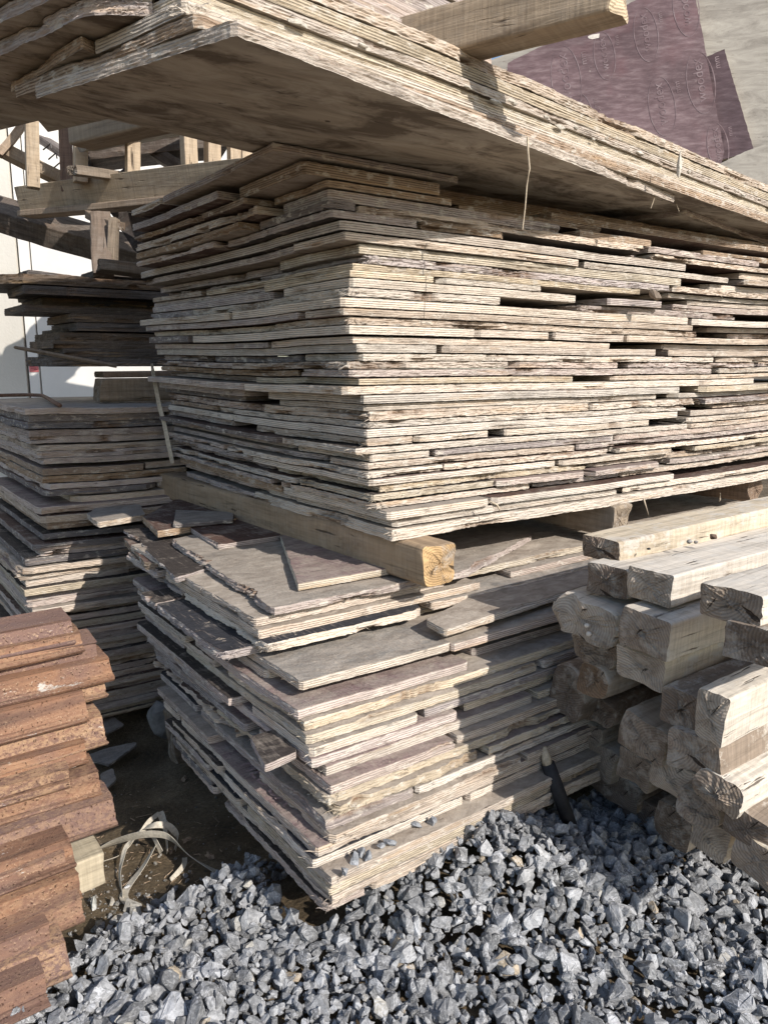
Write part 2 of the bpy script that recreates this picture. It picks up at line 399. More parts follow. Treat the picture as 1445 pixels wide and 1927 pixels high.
# ------------------------------------------------------------------ a sheet of plywood with a frayed, layered edge
SEED = [100]
def sheet(poly, z0, th, tone='p', film='mud', fine=None, rag=1.0, warp=None, chips=None, tilt=(0, 0), fibres=1.0,
          name="plywood_sheet", R=8, bottom='face', clumps=(), dens=0.0075, top_mat=None, ang=None, corner=0.008, tone_rgb=None, film_rgb=None, dust=None, facing=False, crust=1.0):
    """poly: (u, v) corners anticlockwise in the stacks' frame; fine: which sides are seen close to."""
    SEED[0] += 1; seed = SEED[0]; r = random.Random(seed); nr = np.random.RandomState(seed)
    n = len(poly)
    fine = list(fine) if fine is not None else [1] * n
    fine = (fine + [1] * n)[:n]
    if sum(poly[i][0] * poly[(i + 1) % n][1] - poly[(i + 1) % n][0] * poly[i][1] for i in range(n)) < 0:
        poly = poly[::-1]; fine = [fine[(n - 2 - i) % n] for i in range(n)]
    cu = sum(p[0] for p in poly) / n; cv = sum(p[1] for p in poly) / n
    P = [np.array((p[0] - cu, p[1] - cv)) for p in poly]
    pts, nrm, fl = [], [], []
    for i in range(n):
        a, b = P[i], P[(i + 1) % n]; d = b - a; L = np.linalg.norm(d); t = d / L
        nin = np.array((-t[1], t[0]))
        ca = min(corner * r.uniform(0.3, 1.5), L * 0.2); cb = min(corner * r.uniform(0.3, 1.5), L * 0.2)
        step = dens if fine[i] == 1 else (0.02 if fine[i] == 2 else 0.07)
        k = max(3, int((L - ca - cb) / step))
        for j in range(k + 1):
            s = ca + (L - ca - cb) * j / k
            pts.append(a + t * s); nrm.append(nin); fl.append(1.0 if fine[i] else 0.25)
    pts = np.array(pts); nrm = np.array(nrm); fl = np.array(fl); N = len(pts)
    seg = np.linalg.norm(np.roll(pts, -1, 0) - pts, axis=1); S = np.concatenate([[0], np.cumsum(seg)[:-1]]); LT = seg.sum()
    n1, n2, n3 = Noise1(seed), Noise1(seed + 5000), Noise1(seed + 9000)
    shared = 0.55 * n1(S * 9) + 0.35 * n2(S * 38) + 0.3 * n3(S * 120)
    off = np.zeros((R + 1, N)); wear = np.zeros((R + 1, N))
    for k in range(R + 1):
        q = Noise1(seed * 31 + k)
        base = 0.0012 if k % 2 else 0.0
        if k in (0, R): base += 0.0010
        off[k] = base + rag * fl * (0.0018 * (shared + 0.4) + 0.0013 * q(S * 45) + 0.0010 * q(S * 150 + 77))
    nch = int(r.uniform(3, 9) * rag * LT / 2.5) if chips is None else chips
    for _ in range(nch):
        c = r.uniform(0, LT); wd = r.uniform(0.012, 0.09); dp = r.uniform(0.004, 0.014) * min(rag, 1.6)
        x = np.abs(S - c) / wd; bump_ = np.clip(1.25 - x, 0, 1) ** 0.6 * (0.75 + 0.35 * n3(S * 200 + 9)) * fl
        mode = r.choice((0, 0, 1, 1, 2))
        for k in range(R + 1):
            wgt = 1.0 if mode == 2 else ((1.0 if k > R * 0.5 else 0.0) if mode == 0 else (1.0 if k < R * 0.5 else 0.0))
            off[k] += bump_ * dp * wgt; wear[k] += bump_ * wgt * dp / 0.012
    off = np.maximum(off, -0.002)
    rows = []
    for k in range(R + 1):
        p = pts + nrm * off[k][:, None]
        z = np.full(N, th * k / R) + 0.0004 * nr.uniform(-1, 1, N)
        if warp is not None: z = z + warp(p[:, 0] + cu, p[:, 1] + cv)
        z = z + tilt[0] * p[:, 0] + tilt[1] * p[:, 1]
        rows.append(np.column_stack([p, z]))
    vs = np.concatenate(rows); wv = np.concatenate(list(wear))
    idx = np.arange(N); nx = (idx + 1) % N
    faces = []
    for k in range(R):
        a = idx + k * N; b = nx + k * N
        faces += np.column_stack([a, b, b + N, a + N]).tolist()
    mi = [0] * len(faces)
    faces.append((idx + R * N).tolist()); mi.append(1)
    faces.append(idx[::-1].tolist()); mi.append(2)
    # loose fibres standing out of the edge
    vs = vs.tolist(); wv = wv.tolist()
    def fibre(i, size):
        k = r.randint(1, R - 1); p0 = np.array(vs[i + k * N])
        t2 = pts[(i + 1) % N] - pts[i - 1]; t2 = t2 / (np.linalg.norm(t2) + 1e-9); o2 = -nrm[i]
        sgn = r.choice((-1, 1)); out = r.uniform(0.15, 0.8)
        d = np.array([*(t2 * sgn * r.uniform(0.4, 1) + o2 * out), r.uniform(-0.5, 0.3)]); L = size * r.uniform(0.4, 1.5)
        p1 = p0 + d * L * 0.55; p2 = p0 + d * L + np.array([0, 0, -L * r.uniform(0.0, 0.35)])
        wdt = r.uniform(0.0005, 0.0012); q = np.array([0, 0, wdt]); b0 = len(vs)
        vs.extend([(p0 - q).tolist(), (p0 + q).tolist(), (p1 + q).tolist(), (p1 - q).tolist(), p2.tolist()])
        wv.extend([0.0] * 5); faces.append([b0, b0 + 1, b0 + 2, b0 + 3]); faces.append([b0 + 3, b0 + 2, b0 + 4]); mi.extend([0, 0])
    fi = np.where(fl > 0.9)[0]
    if len(fi):
        for _ in range(int(len(fi) * 0.055 * fibres * rag)): fibre(int(r.choice(fi)), 0.009)
        for (ci, cnt, spread) in clumps:
            c = P[ci]; dist = np.linalg.norm(pts - c, axis=1); near = np.argsort(dist)[:max(8, int((dist < spread).sum()))]
            for _ in range(cnt): fibre(int(r.choice(near)), 0.012)
    bm_ = {'face': M['face'], 'bare': M['bare'], 'edge': M['edge']}[bottom]
    o = obj(name, vs, faces, [M['edge'], top_mat or M['face'], bm_], midx=mi)
    at = o.data.attributes.new("wear", 'FLOAT', 'POINT'); at.data.foreach_set("value", np.clip(np.array(wv), 0, 1).astype(np.float32))
    if facing:
        tv = [vs[i + R * N] for i in range(N)]
        lo_ = [(x * .9985, y * .9985, z_ + .0003) for x, y, z_ in tv]; hi_ = [(x * .998, y * .998, z_ + .0009) for x, y, z_ in tv]
        ff = [list(range(N, 2 * N))] + [[i, (i + 1) % N, N + (i + 1) % N, N + i] for i in range(N)]
        fo = obj("film_facing", lo_ + hi_, ff, M['face'], o); fo["film"] = list(film_rgb or FILMS[film][0]); fo["dust"] = FILMS[film][1] if dust is None else dust
    p = W(cu, cv, z0); o.location = p; o.rotation_euler = (0, 0, ANG if ang is None else ang)
    tc = tone_rgb or TONES[tone]; j = r.uniform(0.80, 1.06); j2 = r.uniform(-0.012, 0.012)
    o["tone"] = [tc[0] * j + j2, tc[1] * j, tc[2] * j - j2]
    o["plies"] = min(1.0, max(.15, 1.25 - .55 * rag) * r.uniform(.7, 1.2)); o["streak"] = r.uniform(.35, 1.0)
    f, du = FILMS[film]; o["crust"] = crust; o["film"] = list(film_rgb or f); o["dust"] = du if dust is None else dust
    return o

def rect(u0, u1, v0, v1): return [(u0, v0), (u1, v0), (u1, v1), (u0, v1)]
PS = "plywood sheet"
USED = set()
def lab(o, text, group):
    t = text
    assert t not in USED, t
    USED.add(t); tag(o, t, PS, group)

# ------------------------------------------------------------------ ground: one sheet, falling away behind the lower stack
gn = Noise2(3); gn2 = Noise2(11)
def ground_h(x, y):
    x = np.asarray(x, float); y = np.asarray(y, float)
    dx, dy = x - M0.x, y - M0.y
    v = dx * V.x + dy * V.y; u = dx * U.x + dy * U.y
    base = -0.03 - 0.17 * np.clip(v + 0.3, 0, 1.35)
    near = np.exp(-((x) ** 2 + (y - 1.8) ** 2) / 6.0)
    return base + near * (0.012 * gn(x * 4, y * 4) + 0.006 * gn2(x * 14, y * 14) + 0.003 * gn(x * 40, y * 40))
ax = np.concatenate([-np.geomspace(80, 2.1, 16), np.arange(-2.0, 2.4, 0.028), np.geomspace(2.5, 80, 16)])
ay = np.concatenate([-np.geomspace(60, 0.3, 12), np.arange(0.4, 3.6, 0.028), np.geomspace(3.7, 120, 16)])
GX, GY = np.meshgrid(ax, ay); GZ = ground_h(GX, GY)
nx_, ny_ = len(ax), len(ay)
gi = np.arange(nx_ * ny_).reshape(ny_, nx_)
gf = np.stack([gi[:-1, :-1], gi[:-1, 1:], gi[1:, 1:], gi[1:, :-1]], -1).reshape(-1, 4).tolist()
ground = obj("ground", np.column_stack([GX.ravel(), GY.ravel(), GZ.ravel()]), gf, M['mud'], smooth=True)
ground["kind"] = "structure"; ground["label"] = "dark damp soil of the yard"

# ------------------------------------------------------------------ the white wall behind on the left
WALL_Y = 4.6
wall = empty("white_wall", (-1.9, WALL_Y, -0.35)); tag(wall, "bright white rendered wall with a narrow smooth panel strip behind the stacks", "wall")
def box(x0, x1, y0, y1, z0, z1):
    v = [(x0, y0, z0), (x1, y0, z0), (x1, y1, z0), (x0, y1, z0), (x0, y0, z1), (x1, y0, z1), (x1, y1, z1), (x0, y1, z1)]
    return v, [(0, 3, 2, 1), (4, 5, 6, 7), (0, 1, 5, 4), (1, 2, 6, 5), (2, 3, 7, 6), (3, 0, 4, 7)]
def wx(px, py): return at_y(px, py, WALL_Y).x + 1.9
jx0, jx1 = wx(33, 480), wx(57, 480)
obj("rendered_panel", *box(-5.5, jx0 - 0.008, 0.0, 0.12, 0, 4.2), M['wall'], wall)
obj("smooth_panel", *box(jx0 + 0.008, jx1 - 0.006, 0.004, 0.12, 0, 4.2), M['smooth'], wall)
obj("broad_panel", *box(jx1 + 0.006, 1.25, 0.002, 0.12, 0, 4.2), M['smooth'], wall)
obj("joint_backing", *box(jx0 - 0.02, jx1 + 0.02, 0.02, 0.10, 0.01, 4.19), M['joint'], wall)
bv, bf = [], []
for k, yy in enumerate((423, 431, 439)):
    c = at_y(62, yy, WALL_Y); ring = [(c.x + 1.9 + 0.009 * math.cos(a), -0.001, c.z + 0.35 + 0.009 * math.sin(a)) for a in np.linspace(0, 2 * math.pi, 10, endpoint=False)]
    b0 = len(bv); bv += ring + [(x, 0.003, z) for x, y, z in ring]; bf.append(list(range(b0, b0 + 10))[::-1])
    bf += [[b0 + i, b0 + (i + 1) % 10, b0 + 10 + (i + 1) % 10, b0 + 10 + i] for i in range(10)]
obj("vent_hole", bv, bf, M['joint'], wall)
a_, b_ = at_y(54, 679, WALL_Y), at_y(74, 700, WALL_Y)
st = empty("warning_sticker", ((a_.x + b_.x) / 2, WALL_Y, (a_.z + b_.z) / 2)); tag(st, "small red printed sticker on the white wall above the left stack", "sticker")
hw, hh = (b_.x - a_.x) / 2 * 0.95, (a_.z - b_.z) / 2
obj("label_sheet", *box(-hw, hw, 0.0005, 0.0035, -hh, hh), M['sticker'], st)
lv, lf = [], []
for k, (yy, x0, x1) in enumerate(((0.8, -.8, .9), (0.55, -.7, .6), (0.3, -.5, .8), (0.0, -.85, .2), (-0.3, -.6, .5), (-0.55, .0, .8))):
    v_, f_ = box(hw * x0, hw * x1, -0.001, 0.0002, hh * yy - hh * 0.045, hh * yy + hh * 0.045)
    b0 = len(lv); lv += v_; lf += [[q + b0 for q in ff] for ff in f_]
obj("print_lines", lv, lf, M['ink'], st)

# ------------------------------------------------------------------ timber beams
def timber(axis, start, w_, h_, L, tone=(0.42, 0.34, 0.25), tone_end=(0.25, 0.19, 0.135), roll=0.0, name="timber_beam", rnd=0.012, rough=1.0,
           pith=None, rag_end=1.0, m=44, crust=0.12):
    """start: centre of the near end face; axis: unit direction away from it."""
    SEED[0] += 1; seed = SEED[0]; r = random.Random(seed); nr = np.random.RandomState(seed)
    prof = []; corner = []
    for q, (sy_, sz_) in enumerate(((1, 1), (-1, 1), (-1, -1), (1, -1))):
        rr = min(rnd * r.uniform(.5, 1.6), min(w_, h_) * .4); cy, cz = sy_ * (w_ / 2 - rr), sz_ * (h_ / 2 - rr)
        for k in range(4):
            a = math.pi / 2 * q + math.pi / 2 * k / 3; prof.append((cy + rr * math.cos(a), cz + rr * math.sin(a))); corner.append(1.0)
        ny, nz = ((-1, 1), (-1, -1), (1, -1), (1, 1))[q]
        p1 = prof[-1]; rr2 = min(rnd, min(w_, h_) * .4)
        p2 = (ny * (w_ / 2 - rr2), p1[1]) if q % 2 == 0 else (p1[0], nz * (h_ / 2 - rr2))
        for k in range(1, 7):
            prof.append((p1[0] + (p2[0] - p1[0]) * k / 7, p1[1] + (p2[1] - p1[1]) * k / 7)); corner.append(0.0)
    K = len(prof); prof = np.array(prof); corner = np.array(corner); a0 = np.arctan2(prof[:, 1] / h_, prof[:, 0] / w_)
    na = Noise2(seed); nb = Noise2(seed + 777)
    tt = np.concatenate([[0, 0.004, 0.012, 0.025], np.geomspace(0.045, L, m)])
    vs = []
    bow_y, bow_z = r.uniform(-0.006, 0.006), r.uniform(-0.005, 0.005)
    for j, x in enumerate(tt):
        d = 1 + rough * (0.022 * na(a0 * 1.6, np.full(K, x * 5)) + 0.022 * nb(a0 * 6, np.full(K, x * 14)) - 0.03 * np.clip(nb(a0 * 3 + 40, np.full(K, x * 22)) - .45, 0, 1)) - corner * 0.05 * rough * np.clip(nb(a0 * 2 + 11, np.full(K, x * 30)), 0, 1)
        if j == 0: d = d * (1 - 0.05 * rag_end * (0.6 + 0.5 * nb(a0 * 5, a0 * 0)))
        if j == 1: d = d * (1 - 0.012 * rag_end)
        y = prof[:, 0] * d + bow_y * (x / L) * (1 - x / L) * 4; z = prof[:, 1] * d + bow_z * (x / L) * (1 - x / L) * 4
        xx = np.full(K, x) + (0.010 * rag_end * (nb(prof[:, 0] * 25, prof[:, 1] * 25)) if j < 3 else 0)
        vs += np.column_stack([xx, y, z]).tolist()
    faces = []; idx = np.arange(K); nx = (idx + 1) % K
    for j in range(len(tt) - 1):
        a = idx + j * K; b = nx + j * K
        faces += np.column_stack([a, a + K, b + K, b]).tolist()
    mi = [0] * len(faces)
    base = np.array(vs[:K]); prev = idx
    for s in (0.75, 0.45, 0.18):
        ring = base.copy(); ring[:, 1:] = ring[:, 1:] * s
        ring[:, 0] = 0.010 * rag_end * nb(ring[:, 1] * 25, ring[:, 2] * 25) - 0.0015 + 0.002 * rag_end * nr.uniform(-1, 1, K)
        b0 = len(vs); vs += ring.tolist(); cur = idx + b0
        faces += np.column_stack([prev, np.roll(prev, -1), np.roll(cur, -1), cur]).tolist(); mi += [1] * K
        prev = cur
    b0 = len(vs); vs.append([0.0, 0.0, 0.0])
    faces += [[int(prev[i]), int(prev[(i + 1) % K]), b0] for i in range(K)]; mi += [1] * K
    last = (len(tt) - 1) * K
    faces.append([last + i for i in range(K)][::-1]); mi.append(1)
    o = obj(name, vs, faces, [M['timber'], M['end']], midx=mi)
    ax_ = Vector(axis).normalized(); yv = Vector((0, 0, 1)).cross(ax_).normalized(); zv = ax_.cross(yv)
    rot = Matrix((ax_, yv, zv)).transposed() @ Matrix.Rotation(roll, 3, 'X')
    o.matrix_world = Matrix.Translation(start) @ rot.to_4x4()
    j = r.uniform(0.9, 1.1); j2 = r.uniform(0.9, 1.15)
    o["tone"] = [c * j for c in tone]; o["tone_end"] = [c * j2 for c in tone_end]
    o["crust"] = crust; o["pith"] = list(pith) if pith else [0.0, r.uniform(-w_, w_) * 0.6, r.uniform(-h_, h_) * 0.9]
    return o

# dunnage beams between the lower and the middle stack
ZL, ZM = 0.592, 0.690
p = W(0.148, -0.112, 0.641); q = W(0.085, 1.46, 0.641)
d1 = timber(q - p, p, 0.092, 0.096, 1.58, (0.37, 0.27, 0.175), (0.60, 0.40, 0.20), 0.0, rnd=0.011, rough=0.5, pith=(0, 0.012, 0.008))
tag(d1, "brown squared timber with orange end grain under the near corner of the middle stack", "beam", "beams carrying the middle stack")
p = W(0.91, -0.035, 0.641)
d2 = timber(V, p, 0.085, 0.094, 1.3, (0.35, 0.29, 0.22), (0.36, 0.29, 0.21), 0.0, rnd=0.006, rough=0.6)
tag(d2, "grey square block end under the sunlit side of the middle stack, behind the timbers", "beam", "beams carrying the middle stack")
p = W(1.78, 0.03, 0.641)
d3 = timber(V, p, 0.085, 0.094, 1.2, (0.30, 0.22, 0.16), (0.25, 0.18, 0.13), 0.0)
tag(d3, "dark timber under the middle stack at the right edge of the picture", "beam", "beams carrying the middle stack")

# ------------------------------------------------------------------ the middle stack
wm = Noise2(21)
def warp_mid(u, v): return 0.0045 * wm(u * 1.6, v * 1.6) + 0.002 * wm(u * 5 + 9, v * 5)
# from the top: (y top, y bottom, corner x, tone, rag, right breaks [(end px, next start px, dv)], left breaks [(v end, v next, du)])
MID = [
 (288, 303, 515, 'g', .8, [(868, None, 0)], [(.62, .63, .0)]),
 (308, 334, 570, 'b', .6, [(830, 1035, .05)], [(.30, .32, -.045)]),
 (338, 352, 615, 'b', .7, [(855, 868, .03), (1142, None, 0)], [(.24, .25, -.07)]),
 (356, 377, 618, 'g', .8, [(1060, 1093, .0), (1237, 1330, .02)], [(.20, .22, -.065)]),
 (381, 398, 620, 'd', 1.4, [(674, 684, .01), (1220, 1231, .0), (1440, None, 0)], [(.32, .33, -.045)]),
 (400, 415, 622, 'g', 1.2, [(788, 797, -.004), (955, 1186, .06), (1230, 1235, .0)], [(.50, .52, -.03)]),
 (418, 436, 642, 'p', .5, [(1297, 1400, .02)], []),
 (438, 455, 648, 'p', .7, [(1095, 1103, .01), (1378, 1410, 0)], [(.22, .23, .012)]),
 (457, 476, 672, 'y', .6, [(1287, 1335, .02)], [(.35, .4, .03)]),
 (478, 494, 690, 'g', 2.2, [(1265, 1275, -.006)], [(.5, .52, .02)]),
 (494, 508, 662, 'y', .7, [(1210, 1262, .015)], [(.78, .8, .0)]),
 (509, 522, 660, 'y', .6, [(818, 829, .0), (1022, 1300, .03)], [(.4, .42, .02)]),
 (524, 541, 660, 'w', .5, [(1087, 1147, -.01), (1250, 1270, .02)], [(.3, .36, .0)]),
 (543, 559, 657, 'w', 1.4, [(946, 1095, .015), (1390, None, 0)], [(.85, .87, .01)]),
 (561, 579, 643, 'w', .5, [(1300, 1310, .0)], [(.55, .56, -.01)]),
 (581, 595, 644, 'p', .5, [(1308, 1345, .03)], [(.16, .19, .0)]),
 (597, 611, 655, 'p', 1.5, [(1316, 1380, .04)], [(.34, .36, .008)]),
 (613, 630, 655, 'w', .6, [(895, 899, .0), (1036, 1044, .004), (1178, 1182, -.006)], [(.86, .88, -.005)]),
 (632, 647, 663, 'p', .5, [(1152, 1248, .01)], [(.38, .40, .0), (.6, .61, .004)]),
 (648, 664, 673, 'w', .6, [(825, 838, .0), (1240, 1258, .0)], []),
 (666, 680, 680, 'w', 1.3, [(918, 920, .0), (1350, 1353, .005)], [(.25, .27, .0), (.78, .86, .01)]),
 (681, 695, 658, 'p', 2.4, [(960, 963, .0), (1175, 1190, .004), (1422, 1426, .01)], [(.6, .61, .01)]),
 (697, 711, 660, 'k', 1.2, [(1340, 1353, .0)], [(.22, .27, .02)]),
 (713, 726, 676, 'y', .6, [(1079, 1151, .012)], [(.5, .52, .03)]),
 (728, 744, 648, 'w', .9, [(1418, None, 0)], [(.5, .505, .0)]),
 (746, 762, 683, 'w', .6, [(1280, 1320, .0)], [(.45, .58, -.01)]),
 (764, 776, 686, 'w', .5, [(1236, 1266, .012)], [(.4, .62, .004)]),
 (777, 795, 690, 'p', 1.9, [(1110, 1113, .0), (1320, 1324, .0)], [(.5, .505, .0)]),
 (797, 809, 692, 'w', 1.5, [(1289, 1335, .02)], [(.8, .83, .0)]),
 (811, 827, 689, 'w', .6, [(1275, 1300, .01)], [(.7, .705, .0)]),
 (829, 843, 691, 'p', 1.1, [(780, 783, .0), (925, 950, .0), (1220, 1290, .0)], [(.55, .72, .01)]),
 (844, 858, 671, 'w', 1.0, [(1290, 1294, .0)], [(.36, .38, .0)]),
 (860, 874, 696, 'w', .7, [(810, 818, .0), (1152, 1156, .0)], [(.33, .38, .015)]),
 (876, 888, 690, 'p', 1.2, [(1080, 1085, .01)], [(.16, .20, .01)]),
 (890, 904, 690, 'w', 1.6, [(835, 838, .0), (1146, 1160, -.004)], [(.75, .77, .0)]),
 (906, 920, 697, 'w', .8, [(1045, 1053, -.004), (1265, 1300, 0)], [(.6, .62, .0)]),
 (922, 935, 712, 'y', 1.6, [(1100, 1110, .01)], [(.5, .52, .0)]),
 (937, 950, 700, 'y', 1.2, [(935, 938, -.02), (1105, 1112, -.025), (1245, 1258, .0)], [(.34, .36, .0)]),
 (952, 965, 703, 'p', 1.5, [(1000, 1005, .012), (1160, 1166, .0)], [(.45, .5, .0)]),
 (967, 983, 730, 'w', .7, [(920, 928, .0), (1268, None, 0)], [(.5, .52, .0)]),
 (985, 1000, 741, 'w', .8, [(1160, 1166, .0)], [(.62, .63, .0)]),
 (1003, 1025, 738, 'w', 1.5, [], [(.7, .705, .0)]),
]
def zc(py, Y=1.715):
    return H + ray(650, py)[1] * Y
NM = len(MID)
for i, (yt, yb, cx, tone, rag, rb, lb) in enumerate(MID):
    r = random.Random(900 + i)
    zt, zb = zc(yt), zc(yb)
    gap = r.choice((0.0003, 0.0005, 0.0008, 0.0022))
    th = max(0.0135, zt - zb - gap); z0 = zb
    v0 = r.uniform(-0.008, 0.008) + (0.0 if i > 3 else 0.03)
    if i >= NM - 3: v0 -= 0.03
    u0 = u_at(cx, (yt + yb) / 2, v0)
    uend = u_at(rb[0][0], (yt + yb) / 2, v0) if rb else 2.4
    vend = lb[0][0] if lb else min(1.25, v_at(246 + 3 * i, 455 + 12 * i, u0) - v0) if i < 14 else 1.25
    where_n = (ordinal(i + 1) + " layer from middle stack top") if i < NM // 2 else (ordinal(NM - i) + " layer above middle stack beams")
    cond = "frayed" if rag > 1.3 else ("clean-edged" if rag < 0.6 else "weathered")
    G = "plywood sheets in the middle stack"
    jt = lambda: r.choice(['p', 'w', 'w', 'y', 'k', 'g', 'p']) if i > 5 else r.choice(['g', 'b', 'p'])
    cl = [(0, 30 if rag > 1.3 else 8, 0.03)] if rag > 0.9 else []
    o = sheet(rect(u0, uend, v0, v0 + vend), z0, th, tone, r.choice(['mud', 'grey', 'purple', 'pale', 'dark']),
              [1, 2, 0, 1], rag, warp_mid, clumps=cl)
    lab(o, f"{cond} {TWORD[tone]} sheet at the near corner, {where_n}", G)
    for k, (e, nxt, dv) in enumerate(rb):
        if nxt is None: continue
        ua = u_at(nxt, (yt + yb) / 2, v0 + dv)
        ub = u_at(rb[k + 1][0], (yt + yb) / 2, v0 + dv) if k + 1 < len(rb) else 2.4 + r.uniform(-.1, .1)
        t2 = jt(); rg = rag * r.uniform(0.7, 1.3)
        if dv < -0.015: t2 = 'k'
        th2 = min(th, 0.0185) - r.uniform(0, 0.0015)
        o = sheet(rect(ua, ub, v0 + dv, v0 + dv + 1.0), z0 + 0.0005, th2, t2, 'purple' if dv < -0.015 else r.choice(['mud', 'grey', 'brown']),
                  [1, 2, 0, 1 if ub - ua > 0.1 else 2], rg, warp_mid, corner=r.choice((0.006, 0.012, 0.02)),
                  clumps=[(0, 14, 0.02)] if r.random() < 0.35 else [])
        lab(o, f"{TWORD[t2]} sheet, {ordinal(k + 1)} right of the corner, {where_n}", G)
    for k, (e, nxt, du) in enumerate(lb):
        va = v0 + nxt; vb = v0 + (lb[k + 1][0] if k + 1 < len(lb) else 1.25 + r.uniform(-.035, .02)); vb = max(va + .08, min(vb, v_at(246 + 3 * i + r.uniform(-3, 6), 455 + 12 * i, u0 + du))) if i < 14 else vb
        t2 = r.choice(['p', 'k', 'g', 'd', 'b', 'w', 'g', 'k']); rg = rag * r.uniform(0.8, 1.7)
        o = sheet(rect(u0 + du, u0 + 0.5, va, vb), z0 + 0.0005, min(th, 0.0185) - r.uniform(0, 0.0015), t2, r.choice(['mud', 'grey', 'brown']),
                  [2, 0, 2, 1], rg, warp_mid, corner=0.008)
        lab(o, f"{TWORD[t2]} sheet, {ordinal(k + 1)} on the shaded left side, {where_n}", G)

o = sheet(rect(.12, 2.5, .16, 1.2), H + .397, .031, 'b', 'dark', [2, 0, 0, 2], 1.0, None)  # added filler, keeps the sky from showing through the shaded gap
lab(o, "dark filler sheet added in the gap between the middle stack and the overhang", "plywood sheets in the middle stack")
# ------------------------------------------------------------------ the lower stack
wl = Noise2(33)
def warp_low(u, v): return 0.006 * wl(u * 1.5, v * 1.5 + 3) + 0.002 * wl(u * 5 + 9, v * 5)
PL = 0.0212
# (corner px of the top edge, tone, rag, film, right breaks [(end px, next px, dv)], left breaks)
LOW = [
 (478, 1163, 'p', 1.2, 'mud', [(840, 850, .03)], []),
 (487, 1186, 'p', .8, 'mud', [(905, 960, .03)], [(.55, .57, -.03)]),
 (503, 1212, 'w', 1.9, 'black', [(800, 812, .02)], [(.45, .46, .0)]),
 (418, 1228, 'g', 1.3, 'black', [(520, 620, .0)], [(.6, .62, .0)]),
 (566, 1285, 'w', .7, 'blue', [(850, 852, -.01)], [(.3, .45, -.05)]),
 (500, 1262, 'p', .8, 'mud', [(1030, 1050, .02)], [(.4, .42, -.04)]),
 (558, 1340, 'k', .9, 'purple', [(882, 890, .05)], [(.5, .52, -.03)]),
 (572, 1362, 'y', 1.2, 'mud', [], [(.35, .4, -.02)]),
 (578, 1388, 'y', .8, 'mud', [(1010, 1020, .0)], [(.6, .62, .0)]),
 (584, 1412, 'w', .6, 'grey', [(790, 800, .01)], [(.25, .3, -.05)]),
 (588, 1432, 'k', .9, 'purple', [(860, 872, .02)], [(.5, .52, .0)]),
 (612, 1446, 'w', .7, 'purple', [(1000, 1010, .0)], [(.4, .42, -.05)]),
 (622, 1482, 'k', .9, 'purple', [(858, 862, .01)], [(.3, .33, -.03)]),
 (612, 1502, 'y', 1.9, 'mud', [], [(.5, .55, .0)]),
 (632, 1522, 'y', 2.2, 'mud', [(905, 920, .0)], [(.35, .4, -.04)]),
 (615, 1550, 'g', .9, 'blue', [(780, 785, .0)], [(.6, .62, .0)]),
 (624, 1576, 'p', .9, 'mud', [(980, 990, .0)], [(.3, .5, -.05)]),
 (596, 1600, 'p', .6, 'purple', [], [(.7, .72, .0)]),
 (589, 1622, 'w', .8, 'black', [(870, 880, .0)], [(.4, .42, .0)]),
 (622, 1655, 'p', .9, 'mud', [], [(.5, .52, -.03)]),
 (620, 1672, 'y', .7, 'grey', [(930, 940, .0)], [(.35, .37, -.02)]),
 (622, 1690, 'p', .9, 'grey', [], [(.5, .52, -.02)]),
 (612, 1705, 'g', 1.4, 'dark', [(690, 700, .0)], [(.45, .5, .0)]),
]
NL = len(LOW); GL = "plywood sheets in the lower stack"
LZ = {}
